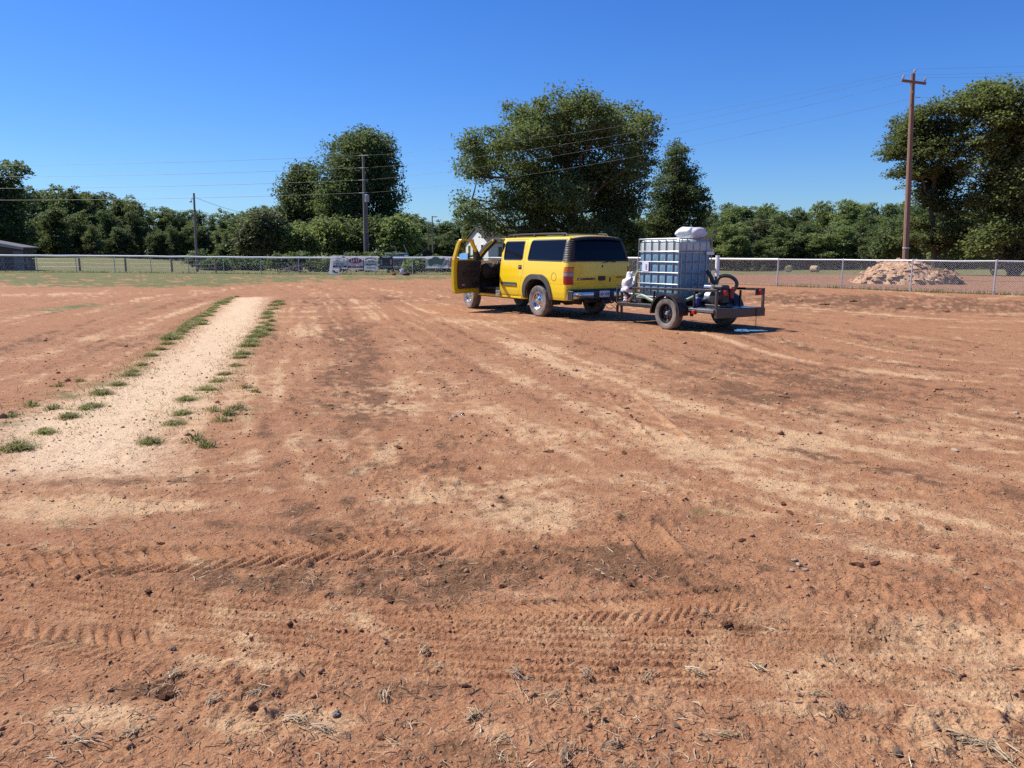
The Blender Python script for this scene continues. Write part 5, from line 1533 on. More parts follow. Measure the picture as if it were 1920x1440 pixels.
    def wheel(x, sg, steer):
        nonlocal proto
        if proto is None:
            tm = MB().lathe([(-.10, .205), (-.115, .25), (-.122, .31), (-.118, .35), (-.10, .375), (-.075, .385), (-.03, .388), (-.028, .376), (-.012, .376), (-.01, .388), (.01, .388), (.012, .376), (.028, .376), (.03, .388), (.075, .385), (.10, .375), (.118, .35), (.122, .31), (.115, .25), (.10, .205)], (0, 0, 0), 'Y', 64,
                             mod=lambda a, r, k: (-.010 if (k % 2 == 0 and r > .37 and abs(a) > .05) else 0)).mesh('tyre', True, 32)
            tm.materials.append(M_TYRE)
            rm = MB().lathe([(.10, .215), (.108, .222), (.112, .205), (.10, .19), (.06, .185), (.045, .165), (.05, .15), (.068, .13), (.075, .10), (.072, .075), (.085, .06)], (0, 0, 0), 'Y', 40)
            rm.lathe([(-.10, .21), (.06, .19)], (0, 0, 0), 'Y', 40)
            rm = rm.mesh('rim', True, 40); rm.materials.append(M_CHROME)
            hm = MB()
            hm.lathe([(-.012, .021), (.0, .021), (.0, .001)], (0, 0, 0), 'Y', 10)
            hm = hm.mesh('hand_hole', False); hm.materials.append(M_BLK)
            cm_ = MB().lathe([(.06, .085), (.085, .085), (.10, .07), (.125, .062), (.13, .03), (.131, .001)], (0, 0, 0), 'Y', 24)
            for k in range(6):
                t = 2 * math.pi * k / 6
                cm_.lathe([(.07, .012), (.10, .012), (.105, .002)], (.095 * math.cos(t), 0, .095 * math.sin(t)), 'Y', 8)
            cm_ = cm_.mesh('hub_cap', True, 40); cm_.materials.append(M_CHROME)
            proto = (tm, rm, hm, cm_)
        w = link('wheel', proto[1], None, root, (x, sg * .845, .378))
        w.rotation_euler = (0, 0, (0 if sg > 0 else math.pi) + steer)
        w.scale = (1, 1, 1)
        for nme, me in (('tyre', proto[0]), ('hub_cap', proto[3])):
            link(nme, me, None, w)
        for k in range(8):
            t = 2 * math.pi * (k + .5) / 8
            link('hand_hole', proto[2], None, w, (.148 * math.cos(t), .0625, .148 * math.sin(t)))
    for x, st in ((0, 0), (3.3, R(-7))):
        for sg in (1, -1):
            wheel(x, sg, st)
    # ---- roof rack and aerial
    for sg in (-1, 1):
        y = sg * .62
        MB().tube([(-.75, y, 1.935), (-.66, y, 1.985), (.2, y, 1.995), (1.2, y, 1.995), (1.75, y, 1.98), (1.86, y, 1.93)], [.016, .02, .02, .02, .02, .016], 7).build('roof_rail', M_BLK, root, True)
        for x in (-.6, .6, 1.5):
            MB().box((x, y, 1.955), (.09, .045, .06), .01).build('rail_foot', M_BLK, root)
    for x in (-.35, .95):
        MB().box((x, 0, 1.998), (.05, 1.26, .022), .006).build('roof_crossbar', M_BLK, root)
    # ---- cabin
    MB().box((1.2, 0, .60), (3.9, 1.7, .06)).build('cabin_floor', M_INT, root)
    MB().box((2.78, 0, 1.06), (.42, 1.74, .40), .12).box((2.55, .42, 1.20), (.22, .42, .16), .05).build('dashboard', M_INT, root, True, 30)
    MB().box((2.2, 0, .82), (1.0, .30, .34), .05).build('centre_console', M_INT, root)
    MB().box((2.98, 0, .85), (.06, 1.8, .7)).build('firewall', M_INT, root)
    sw = MB()
    sw.tube([(2.36 + .07 * math.sin(t), .42 + .19 * math.cos(t), 1.16 + .18 * math.sin(t)) for t in [2 * math.pi * k / 24 for k in range(25)]], .016, 7, False)
    sw.tube([(2.36, .24, 1.16), (2.37, .42, 1.15), (2.36, .60, 1.16)], .015, 5).tube([(2.37, .42, 1.15), (2.6, .42, 1.06)], .03, 6)
    sw.build('steering_wheel', M_BLK, root, True)
    def seat(x, y, wdt):
        s = MB().box((x, y, .78), (.54, wdt, .20), .07).build('seat', M_SEAT, root, True, 30)
        MB().box((x - .30, y, 1.12), (.17, wdt, .62), .07, Matrix.Rotation(R(-12), 3, 'Y')).build('backrest', M_SEAT, s, True, 30)
        MB().box((x - .36, y, 1.52), (.11, wdt * .5, .17), .045, Matrix.Rotation(R(-8), 3, 'Y')).build('head_rest', M_SEAT, s, True, 30)
    seat(1.90, .44, .52); seat(1.90, -.44, .52); seat(.72, 0, 1.5); seat(-.25, 0, 1.4)
    MB().box((1.63, .88, 1.15), (.07, .06, 1.3), .02).build('pillar_trim', M_INT, root)
    MB().tube([(1.66, .83, 1.62), (1.72, .84, 1.1), (1.70, .84, .62)], .02, 4, True).build('seat_belt', M_BLK, root)
    st_ = MB()
    for k in range(4):
        st_.box((1.74, .965, .445 + k * .038), (.20, .06, .02), .004)
    st_.build('sill_plate', M_SILV, root)
    MB().box((2.2, .93, .47), (1.1, .07, .03), .01).build('door_sill', M_BLK, root)
    return root, hd, lf, ang
suv_o, SUV_H, SUV_L, SUV_A = suv()
# ================================================================== utility trailer with water tank
M_STEEL = pmat('black_steel', (.022, .022, .024), .45, .2, .25, 6, dust=.18, wear=(.10, .06, .045))
M_STEELB = pmat('brown_steel', (.085, .06, .05), .5, .3, .25, 6, dust=.25)
M_PLATE = pmat('deck_plate', (.20, .21, .23), .28, .7, .2, 5, dust=.25)
M_HOSE = pmat('green_hose', (.22, .30, .17), .45, 0, .2, 9, dust=.12, dustcol=(.45, .42, .30))
M_HOSED = pmat('dark_green_hose', (.045, .06, .04), .45, 0, .2, 9)
M_GALVB = pmat('cage_steel', (.30, .31, .335), .42, .6, .12, 5)
lw = Vector(G(1249, 617.5)); th_h = Vector((-.525, .85)).normalized(); th_l = Vector((-th_h.y, th_h.x))
TA = math.atan2(th_h.y, th_h.x)
tc = lw - th_l * .86
def tl2w(x, y, z):
    return Vector((tc.x + th_h.x * x + th_l.x * y, tc.y + th_h.y * x + th_l.y * y, z))
def on_trailer(name, label, cat, x, y, z, rz=0.0, group=None):
    return thing(name, label, cat, tl2w(x, y, z), TA + rz, group)
TR = thing('utility_trailer', 'black steel utility trailer hitched behind the yellow vehicle', 'trailer', tl2w(0, 0, 0), TA)
XF, XB, YW, ZD, ZT = 1.84, -1.16, .655, .455, .80
def bar(a, b, w, h, name, mat=M_STEEL, bev=.006, parent=TR):
    a = Vector(a); b = Vector(b); d = b - a
    rot = d.to_track_quat('X', 'Z').to_matrix()
    return MB().box((a + b) / 2, (d.length, w, h), bev, rot).build(name, mat, parent)
for sg in (1, -1):
    bar((XB + .05, sg * YW, .415), (XF, sg * YW, .415), .05, .08, 'side_beam')
    bar((XB, sg * YW, ZT + .025), (XF, sg * YW, ZT - .03), .05, .05, 'top_rail')
    for x in (XF - .025, XB + .025):
        bar((x, sg * YW, .20 if x > 0 else .30), (x, sg * YW, ZT - .03 + (.03 if x < 0 else -.02)), .05, .05, 'corner_post', M_STEEL if x > 0 else M_STEELB)
    bar((.62, sg * YW, .45), (.62, sg * YW, ZT - .05), .04, .04, 'stake_post')
    bar((-.55, sg * YW, .45), (-.55, sg * YW, ZT - .02), .04, .04, 'stake_post')
bar((XF - .025, -YW + .026, .415), (XF - .025, YW - .026, .415), .05, .08, 'front_beam')
bar((XF - .025, -YW + .026, ZT - .05), (XF - .025, YW - .026, ZT - .05), .045, .045, 'front_rail')
MB().box((XB - .012, 0, .375), (.02, YW * 2 + .06, .165), .004).build('tail_plate', M_STEELB, TR)
bar((XB + .02, -YW, .44), (XB + .02, YW, .44), .06, .05, 'rear_beam')
for k in range(9):
    x = XF - .16 - k * .335
    MB().box((x, 0, ZD), (.325, YW * 2 - .06, .02), .003).build('deck_board', M_PLATE if k > 5 else M_STEELB, TR)
for x in (1.2, .4, -.4):
    bar((x, -YW + .03, .40), (x, YW - .03, .40), .05, .06, 'cross_member')
HB = -1.64   # ball position behind the vehicle
hp = Vector((suv_o.location.x + SUV_H.x * HB, suv_o.location.y + SUV_H.y * HB))
rel_ = hp - tc; HX, HY = rel_.dot(th_h), rel_.dot(th_l)
for sg in (1, -1):
    bar((XF, sg * .50, .40), (HX - .18, HY + sg * .05, .46), .05, .075, 'tongue_beam')
MB().box((HX - .06, HY, .475), (.30, .10, .07), .02).tube([(HX, HY, .44), (HX, HY, .53)], .055, 12).build('coupler', M_STEEL, TR)
jk = MB().tube([(HX - .48, HY + .10, .10), (HX - .48, HY + .10, .86)], .03, 8).tube([(HX - .48, HY + .10, .8), (HX - .48, HY + .26, .8)], .012, 5).build('jack', M_STEEL, TR, True)
MB().lathe([(0, .02), (0, .08), (.012, .08), (.012, .02)], (HX - .48, HY + .10, .09), 'Z', 12).build('jack_foot', M_STEEL, jk, True)
for sg in (1, -1):
    ch = MB()
    for k in range(11):
        t = k / 10; p = Vector((HX - .3 + .5 * t, HY + sg * .10, .42 - .20 * 4 * t * (1 - t) * .8))
        rr_ = Matrix.Rotation(R(90 * (k % 2)), 3, 'X')
        ring = [p + rr_ @ Vector((.032 * math.cos(a), .016 * math.sin(a), 0)) for a in [2 * math.pi * i / 8 for i in range(9)]]
        ch.tube(ring, .005, 4, False)
    ch.build('safety_chain', M_GALVB, TR)
# axle, wheels, guards
MB().box((0, 0, .345), (.06, 1.5, .06), .01).build('axle', M_STEEL, TR)
for sg in (1, -1):
    MB().box((0, sg * .56, .375), (.62, .05, .022), .006).build('leaf_spring', M_STEEL, TR)
    MB().box((-.40, sg * .56, .34), (.06, .06, .12), .01).build('spring_hanger', M_STEEL, TR)
    Vf = []; n = 20
    mb = MB()
    def fend(u, v, s=sg, o=0.0):
        t = R(-6) + R(192) * u
        rad = .405 + o
        z = .335 + rad * 1.0 * math.sin(t) * (.97 if 0 < t < math.pi else 1)
        return (rad * 1.06 * math.cos(t), s * (YW + .03 + .25 * v), max(.30, z))
    mb.grid(fend, 22, 4).grid(lambda u, v: fend(u, v, sg, -.006), 22, 4)
    mb.grid(lambda u, v: tuple(np.array(fend(u, 1)) + np.array((0, 0, 0)) + (np.array(fend(u, 1, sg, -.035)) - np.array(fend(u, 1))) * v), 22, 1)
    mb.build('wheel_guard', M_STEEL, TR, True, 50)
tyre = MB().lathe([(-.085, .19), (-.10, .22), (-.105, .27), (-.098, .305), (-.08, .325), (-.05, .332), (-.018, .333), (-.016, .324), (.016, .324), (.018, .333), (.05, .332), (.08, .325), (.098, .305), (.105, .27), (.10, .22), (.085, .19)], (0, 0, 0), 'Y', 56,
                  mod=lambda a, r, k: (-.008 if (k % 2 == 0 and r > .32) else 0)).mesh('tyre', True, 32); tyre.materials.append(M_TYRE)
rim = MB().lathe([(.085, .198), (.092, .203), (.09, .19), (.05, .175), (.0, .17), (-.005, .155), (.012, .12), (.018, .09), (.03, .07), (.03, .04)], (0, 0, 0), 'Y', 36).lathe([(-.085, .198), (.0, .172)], (0, 0, 0), 'Y', 36).mesh('rim', True, 40)
rim.materials.append(pmat('black_rim', (.05, .045, .042), .35, .6, .2, 9, dust=.15))
holes = MB(); nuts = MB()
holes.lathe([(-.01, .014), (.0, .014), (.0, .001)], (0, 0, 0), 'Y', 8)
for k in range(5):
    t = 2 * math.pi * k / 5
    nuts.lathe([(.015, .010), (.04, .010), (.042, .001)], (.082 * math.cos(t), 0, .082 * math.sin(t)), 'Y', 6)
nuts.lathe([(.02, .045), (.06, .043), (.075, .03), (.078, .001)], (0, 0, 0), 'Y', 16)
holes = holes.mesh('rim_hole'); holes.materials.append(M_CLR); nuts = nuts.mesh('hub_cap', True, 40); nuts.materials.append(M_GALVB)
for sg in (1, -1):
    w = link('wheel', rim, None, TR, (0, sg * .80, .325)); w.rotation_euler = (0, R(13), 0 if sg > 0 else math.pi)
    for nme, me in (('tyre', tyre), ('hub_cap', nuts)):
        link(nme, me, None, w)
    for k in range(8):
        t = 2 * math.pi * (k + .5) / 8
        link('rim_hole', holes, None, w, (.138 * math.cos(t), .009, .138 * math.sin(t)))
# lamps
for sg in (1, -1):
    bx0 = XB + (.02 if sg > 0 else .02)
    l_ = MB().box((XB - .01, sg * (YW - .16), .775), (.03, .22, .13), .01).build('lamp_plate', M_STEEL, TR)
    MB().lathe([(-.035, .001), (-.035, .045), (-.01, .058), (.0, .058)], (XB - .025, sg * (YW - .16), .775), 'X', 18).build('tail_light', M_RED, l_, True)
    MB().box((-.62, sg * (YW + .06), .385), (.10, .08, .085), .015).build('marker_light', M_RED, TR)
    bar((-.45, sg * (YW + .04), .425), (-1.12, sg * (YW + .04), .425), .03, .06, 'lamp_bracket', M_PLATE)
    MB().box((XF - .06, sg * (YW + .045), .40), (.05, .03, .035), .006).build('marker_light', M_AMB, TR)
MB().tube([(XB - .03, -.42, .46), (XB - .03, -.42, .20), (XB - .032, -.425, .04)], .007, 5).build('strap_end', M_BLK, TR)

# ---------------------------------------------------------------- water tank in its cage
def tank_mat():
    m, nt = new_mat('tank_plastic')
    o = nd(nt, 'ShaderNodeOutputMaterial'); p = nd(nt, 'ShaderNodeBsdfPrincipled')
    co = nd(nt, 'ShaderNodeTexCoord').outputs['Object']
    sep = nd(nt, 'ShaderNodeSeparateXYZ'); lk(nt, co, sep.inputs[0])
    wob = mth(nt, 'MULTIPLY_ADD', noise(nt, co, 3, 2), .03, -.015)
    lvl = ramp(nt, mth(nt, 'ADD', sep.outputs[2], wob), 1.055, 1.085)      # the water stands below this height inside the tank
    nz = noise(nt, co, 5, 4)
    wat = mixc(nt, nz, (.15, .30, .42), (.21, .37, .49))
    dry = mixc(nt, nz, (.52, .60, .57), (.62, .69, .65))
    c = mixc(nt, lvl, wat, dry)
    c = mixc(nt, mth(nt, 'MULTIPLY', ramp(nt, noise(nt, co, 9, 6, .7), .55, .75), .35), c, (.45, .40, .34))
    lk(nt, c, p.inputs['Base Color']); p.inputs['Roughness'].default_value = .38
    tr = nd(nt, 'ShaderNodeBsdfTranslucent'); lk(nt, c, tr.inputs['Color'])
    mx = nd(nt, 'ShaderNodeMixShader'); mx.inputs[0].default_value = .22
    lk(nt, p.outputs[0], mx.inputs[1]); lk(nt, tr.outputs[0], mx.inputs[2]); lk(nt, mx.outputs[0], o.inputs[0])
    return m
TL, TWd, TH = 1.28, .98, 1.365
tank = on_trailer('water_tank', 'pale blue plastic water tank in a steel cage on the trailer', 'water tank', .60, .13, ZD + .012, R(2.0))
M_TANK = tank_mat()
NV, NH = 6, 4
zc = [.155, .43, .665, .885, 1.10, TH - .01]           # cage ring heights
xc = [-TL / 2 + TL * k / NV for k in range(NV + 1)]
yc = [-TWd / 2 + TWd * k / 5 for k in range(6)]
hx2, hy2 = TL / 2 - .035, TWd / 2 - .035
def bulge(t, cells):
    for a, b in zip(cells[:-1], cells[1:]):
        if a <= t <= b:
            return math.sin(math.pi * (t - a) / (b - a)) ** .55
    return 0.0
def tank_shell():
    mb = MB()
    nn = 132; nz_ = 110
    per = []
    for k in range(nn):
        t = 2 * math.pi * k / nn
        e = .16
        c, s = math.cos(t), math.sin(t)
        per.append((math.copysign(abs(c) ** e, c), math.copysign(abs(s) ** e, s)))
    # even out spacing along the outline
    P = np.array(per + [per[0]]) * (hx2, hy2)
    sl = np.concatenate([[0], np.cumsum(np.hypot(*np.diff(P, axis=0).T))]); q = np.linspace(0, sl[-1], nn, endpoint=False)
    PX, PY = np.interp(q, sl, P[:, 0]), np.interp(q, sl, P[:, 1])
    V = []
    for j in range(nz_ + 1):
        v = j / nz_; z = .15 + (TH - .03 - .15) * v
        rnd = 1.0 - .10 * max(0, (v - .93) / .07) ** 2 - .04 * max(0, (.04 - v) / .04) ** 2
        bz = .35 + .65 * bulge(z, zc)
        for x, y in zip(PX, PY):
            d = 0
            if abs(y) > hy2 - .02: bx2 = bulge(x, xc); d = (0, 1)
            elif abs(x) > hx2 - .02: bx2 = bulge(y, yc); d = (1, 0)
            else: bx2 = .5; d = (.7, .7)
            if z > 1.08: bz2 = .75
            else: bz2 = bz
            o = .030 * bx2 * bz2 - .020
            V.append((x * rnd + math.copysign(o * d[0], x), y * rnd + math.copysign(o * d[1], y), z))
    Fs = [(j * nn + k, j * nn + (k + 1) % nn, (j + 1) * nn + (k + 1) % nn, (j + 1) * nn + k) for j in range(nz_) for k in range(nn)]
    Fs.append(tuple(range(nn))[::-1]); Fs.append(tuple(range(nz_ * nn, nz_ * nn + nn)))
    mb.add(V, Fs)
    return mb
tank_shell().build('tank', M_TANK, tank, True, 55)
MB().lathe([(0, .11), (.025, .115), (.05, .115), (.055, .09), (.055, .001)], (.1, 0, TH - .035), 'Z', 20).build('cap', pmat('tank_cap', (.55, .58, .56), .5), tank, True)
def ring(z, r=.011, flat=False):
    a, b, c = hx2 + .022, hy2 + .022, .07
    pts = []
    for (cx, cy, t0) in ((a - c, b - c, 0), (-a + c, b - c, 90), (-a + c, -b + c, 180), (a - c, -b + c, 270)):
        for k in range(5):
            t = R(t0 + 90 * k / 4); pts.append((cx + c * math.cos(t), cy + c * math.sin(t), z))
    pts.append(pts[0])
    return MB().tube(pts, r, 6, False)
for z in zc:
    ring(z, .013 if z < TH - .05 else .014).build('cage_ring', M_GALVB, tank, True)
for x in xc[1:-1] + [xc[0] + .05, xc[-1] - .05]:
    for sg in (1, -1):
        MB().tube([(x, sg * (hy2 + .020), .10), (x, sg * (hy2 + .020), TH - .01)], .010, 6).build('cage_bar', M_GALVB, tank, True)
for y in yc[1:-1] + [yc[0] + .05, yc[-1] - .05]:
    for sg in (1, -1):
        MB().tube([(sg * (hx2 + .020), y, .10), (sg * (hx2 + .020), y, TH - .01)], .010, 6).build('cage_bar', M_GALVB, tank, True)
for y in (-.2, .22):
    MB().box((0, y, TH + .004), (TL, .045, .02), .004).build('top_brace', M_GALVB, tank)
for x in (-.54, 0, .54):
    for y in (-.40, 0, .40):
        MB().box((x, y, .05), (.14, .14, .10), .02).build('pallet_foot', M_BLK, tank)
MB().box((0, 0, .125), (TL - .02, TWd - .02, .045), .01).build('pallet_deck', M_GALVB, tank)
MB().box((.36, hy2 + .034, .78), (.19, .006, .20)).build('label_plate', pmat('label_paper', (.62, .64, .72), .6, 0, .1, 20), tank)
for k in range(4):
    MB().box((.33, hy2 + .039, .73 + .03 * k), (.05, .003, .014)).build('lettering', M_INKN, tank)
MB().box((-hx2 - .06, -hy2 + .10, TH - .30), (.035, .22, .07), .01).build('bracket', M_TRIMW, tank)
valve = MB().tube([(-hx2 + .01, -.05, .24), (-hx2 - .12, -.05, .24), (-hx2 - .16, -.05, .20)], .045, 10).build('valve', M_BLK, tank, True)
# ---------------------------------------------------------------- sacks
def sack(name, lab, x, y, z, sx, sy, sz, seed, rz=0.0, tilt=0.0, amp=.16):
    o = lump(sx, sy, sz, seed, amp, 40, 26).build(name, M_SACK, None, True, 80, loc=tl2w(x, y, z)); o.rotation_euler = (tilt, 0, TA + rz)
    return tag(o, lab, 'sack')
sack('sack', 'plump white sack lying on top of the water tank', .34, -.04, ZD + TH + .012 + .115, .29, .24, .125, 8, .1)
sack('sack', 'crumpled white sack hanging over the trailer rail in front of the tank', XF - .36, YW - .03, ZT + .06, .14, .11, .19, 12, .4, R(8), .5)
sack('sack', 'grey limp sack stuffed under the rail at the trailer front', XF - .38, YW - .17, .56, .22, .10, .09, 14, 0, 0, .5)
# ---------------------------------------------------------------- hoses
def hose(lab, pts, r, mat=M_HOSE, name='hose', n=10):
    P = smooth_line(np.array(pts, float), 6)
    W = [tl2w(*p) for p in P]; b = W[0]
    o = MB().tube([q - b for q in W], r, n).build(name, mat, None, True, 60, loc=b)
    return tag(o, lab, 'hose')
hose('pale green hose hooked up the front edge of the water tank', [(XF - .50, YW - .10, .52), (XF - .55, YW - .06, .80), (XF - .60, YW - .04, 1.05), (XF - .66, YW - .08, 1.16), (XF - .69, YW - .16, 1.10)], .034)
hose('thick pale green hose lying along the deck between tank and wheel guard', [(XF - .42, YW - .10, .53), (XF - .55, YW - .07, .66), (XF - .85, YW - .06, .62), (XF - 1.1, YW - .07, .54), (XF - 1.3, YW - .09, .51)], .045)
hose('short green hose dropping from the deck hose at the trailer front', [(XF - .52, YW - .04, .64), (XF - .46, YW - .02, .56), (XF - .40, YW - .03, .50)], .03)
hose('dark green hose coiled at the trailer front under the sacks', [(XF - .12, YW - .12, .72), (XF - .25, YW - .10, .62), (XF - .45, YW - .18, .54), (XF - .8, YW - .22, .50), (XF - 1.0, YW - .16, .50)], .04, M_HOSED)
hose('pale green hose running down from the back of the tank to the pump', [(-.14, -.06, .98), (-.24, .06, .86), (-.32, .20, .74), (-.28, .40, .66), (-.14, .54, .56), (-.06, .58, .515)], .036)
hose('dark green hose dropping behind the tank to the pump', [(-.10, -.14, 1.16), (-.22, -.12, 1.06), (-.34, -.08, .92), (-.42, -.02, .78), (-.44, .04, .66)], .042, M_HOSED)
hose('dark green hose arching over the pump engine', [(-.46, -.02, .74), (-.47, -.03, .93), (-.50, -.06, 1.04), (-.56, -.12, 1.08), (-.66, -.20, 1.07), (-.74, -.27, 1.00), (-.77, -.29, .91), (-.74, -.25, .80), (-.70, -.20, .70)], .036, M_HOSED)
# white standpipe
p_ = on_trailer('standpipe', 'white plastic standpipe rising behind the water tank', 'pipe', -.45, -.05, ZD + .012)
MB().tube([(0, 0, 0), (0, 0, .62)], .034, 10).build('lower_section', M_HOSED, p_, True)
MB().tube([(0, 0, .58), (0, 0, 1.02)], .042, 10).build('upper_section', M_TRIMW, p_, True)
MB().tube([(0, 0, .56), (0, 0, .60)], .046, 10).build('coupling', M_BLK, p_, True)
# pump engine
pe = on_trailer('water_pump', 'black engine driven water pump with silver muffler at the trailer tail', 'water pump', -.72, .17, ZD + .012)
MB().box((0, 0, .03), (.46, .38, .06), .01).build('base', M_STEEL, pe)
MB().box((-.06, -.02, .20), (.24, .26, .28), .04).lathe([(0, .13), (.08, .13), (.10, .10), (.10, .01)], (-.06, .10, .20), 'Y', 20).build('engine', M_BLK, pe, True, 35)
MB().box((-.06, -.02, .395), (.26, .24, .10), .035).build('fuel_tank', M_BLK, pe, True, 35)
MB().box((-.12, -.20, .28), (.16, .10, .24), .03).build('engine_cover', pmat('pump_red', (.26, .02, .02), .4, 0, .15), pe, True, 35)
MB().lathe([(-.09, .01), (-.09, .06), (.09, .06), (.09, .01)], (.04, .22, .40), 'X', 16).build('muffler', M_CHROME, pe, True)
MB().lathe([(-.07, .01), (-.07, .10), (-.03, .12), (.07, .12), (.09, .07), (.09, .01)], (.20, 0, .19), 'X', 20).build('pump_housing', pmat('cast_alloy', (.40, .41, .42), .45, .7), pe, True)
MB().tube([(.22, 0, .28), (.22, 0, .36)], .045, 10).build('outlet', M_BLK, pe, True)
MB().tube([(.24, .04, .14), (.30, .22, .14), (.30, .30, .14)], .035, 8).build('inlet', M_CHROME, pe, True)
jc = on_trailer('jerry_can', 'blue plastic jug wedged between pump and tank', 'jug', -.40, .42, ZD + .012)
MB().box((0, 0, .10), (.16, .12, .20), .03).build('body', pmat('blue_jug', (.03, .04, .16), .4), jc, True, 35)
MB().lathe([(0, .025), (.04, .025), (.042, .001)], (.03, 0, .20), 'Z', 10).build('cap', M_TRIMW, jc, True)
# red fuel can at the front
fc = on_trailer('fuel_can', 'small red fuel can on the front corner of the trailer', 'fuel can', XF - .36, YW - .08, ZD + .012)
MB().box((0, 0, .055), (.17, .11, .11), .025).build('body', pmat('red_plastic', (.42, .02, .02), .4, 0, .1), fc, True, 35)
MB().lathe([(0, .025), (.03, .022), (.032, .001)], (.04, 0, .11), 'Z', 10).build('cap', M_BLK, fc, True)
# strap end from the rail
# puddle below the tail of the trailer
def puddle():
    cx, cy = G(1402, 620)
    V = []; n = 40
    rs = np.random.default_rng(4)
    m, nt = new_mat('water_puddle')
    o = nd(nt, 'ShaderNodeOutputMaterial'); p = nd(nt, 'ShaderNodeBsdfPrincipled')
    co = nd(nt, 'ShaderNodeTexCoord').outputs['Object']
    lk(nt, mixc(nt, noise(nt, co, 3, 3), (.05, .03, .022), (.08, .045, .03)), p.inputs['Base Color']); p.inputs['Roughness'].default_value = .03
    p.inputs['Specular IOR Level'].default_value = 1.0
    b = nd(nt, 'ShaderNodeBump', Strength=.05); lk(nt, noise(nt, co, 9, 2), b.inputs['Height']); lk(nt, b.outputs[0], p.inputs['Normal'])
    lk(nt, p.outputs[0], o.inputs[0])
    for k in range(n):
        t = 2 * math.pi * k / n
        q = 1 + .55 * float(fbm(math.cos(t) * 2.6 + 5, math.sin(t) * 2.6, 91, 3)) * 2
        V.append((.30 * q * math.cos(t), .22 * q * math.sin(t), 0))
    V.append((0, 0, 0))
    mb = MB(); mb.add(V, [(k, (k + 1) % n, n) for k in range(n)])
    xx = cx + np.array([v[0] for v in V]); yy = cy + np.array([v[1] for v in V])
    z = float((terr(xx, yy) + relief(xx, yy)).max()) * .6 + .003
    ob = mb.build('puddle', m, None, loc=(cx, cy, z)); tag(ob, 'small puddle of spilled water below the trailer tail', 'puddle')
puddle()
# ================================================================== grass tufts, clods, stones, straw
M_TUFT = leaf_mat('tuft_grass', (.20, .195, .06), (.42, .385, .14), (.56, .45, .22), .45)
M_STRAW = leaf_mat('dry_straw', (.22, .145, .075), (.46, .34, .20), (.58, .46, .30), .15)
M_SPRIG = leaf_mat('green_sprig', (.13, .135, .042), (.27, .26, .10), (.40, .32, .16), .38)
M_CLOD = pmat('soil_clod', (.17, .08, .045), .95, 0, .35, 18, .8, 90, spec=.1)
M_CRUMB = pmat('soil_crumb', (.33, .175, .10), .95, 0, .45, 30, .5, 120, spec=.1)
M_STONE = pmat('pale_stone', (.36, .265, .19), .85, 0, .25, 20, .5, 90)
M_STONED = pmat('dark_stone', (.12, .08, .058), .8, 0, .25, 20, .5, 90)
def blades(n, spread, hgt, wid, seed, lean=.9, dome=True, flatness=0.0):
    rs = np.random.default_rng(seed)
    a = rs.uniform(0, 2 * math.pi, n); r = np.clip(np.abs(rs.normal(0, spread * .48, n)), 0, spread * .95)
    edge_ = np.clip(1.15 - r / (spread * 1.5), .35, 1.1)
    ca, sa = np.cos(a), np.sin(a)
    B0 = np.stack([r * ca, r * sa * .8, np.full(n, -.012)], 1)
    a2 = a + rs.normal(0, .8, n)
    L = hgt * rs.uniform(.5, 1.25, n) * edge_
    out = np.stack([np.cos(a2), np.sin(a2), np.zeros(n)], 1)
    k = rs.uniform(.2, lean, n)[:, None]
    if flatness: k = k + flatness
    mid = B0 + np.array([0, 0, 1]) * (L * .6)[:, None] + out * (L[:, None] * k * .5)
    tip = B0 + np.array([0, 0, 1]) * (L * (.95 - .35 * k[:, 0]))[:, None] + out * (L[:, None] * k * 1.25)
    if flatness:
        mid[:, 2] *= .35; tip[:, 2] *= .3
    sd_ = np.stack([-np.sin(a2 + .4), np.cos(a2 + .4), np.zeros(n)], 1) * wid * rs.uniform(.6, 1.3, n)[:, None]
    V = np.stack([B0 - sd_, B0 + sd_, mid + sd_ * .8, mid - sd_ * .8, tip + sd_ * .1, tip - sd_ * .1], 1).reshape(-1, 3)
    b = (np.arange(n) * 6)[:, None]
    Fq = np.concatenate([b + np.array([0, 1, 2, 3]), b + np.array([3, 2, 4, 5])], 1).reshape(-1, 4)
    me = fast_mesh('grass_tuft', V, Fq)
    t = np.repeat(np.clip(rs.normal(.45, .28, n), 0, 1), 2)
    add_attr(me, 'tint', t, 'FACE')
    return me
TV = []
for k in range(6):
    me = blades(560, .15, .075, .0026, 300 + k, 1.3); me.materials.append(M_TUFT); TV.append(me)
rowL = [(32, 842), (84, 812), (128, 783), (172, 762), (190, 738), (222, 722), (243, 704), (250, 696), (266, 684), (282, 668), (300, 656), (313, 645), (320, 636), (332, 628), (342, 619), (352, 612), (357, 606), (367, 600), (376, 594), (384, 588), (392, 583), (399, 578), (406, 573), (413, 569), (420, 565), (427, 561), (434, 558)]
rowR = [(280, 832), (326, 797), (342, 777), (350, 750), (388, 731), (408, 715), (422, 701), (443, 686), (450, 671), (456, 664), (467, 649), (472, 641), (478, 632), (484, 623), (489, 615), (494, 606), (498, 597), (503, 589), (508, 581), (513, 573), (517, 567)]
def zone(x, y):
    if y < 5.2: return 'among the tyre prints'
    if y < 10: return 'on the bare red dirt beyond the tyre prints'
    if y < 24: return 'on the open dirt before the trailer'
    return 'on the dark turned soil before the silver fence'
def put(me, name, x, y, label, cat, grp, s, rz=None, z=None):
    o = link(name, me, None, None, (x, y, gz(x, y) if z is None else z)); o.rotation_euler = (0, 0, random.uniform(0, 6.28) if rz is None else rz)
    o.scale = s if hasattr(s, '__len__') else (s, s, s)
    return tag(o, label, cat, grp)
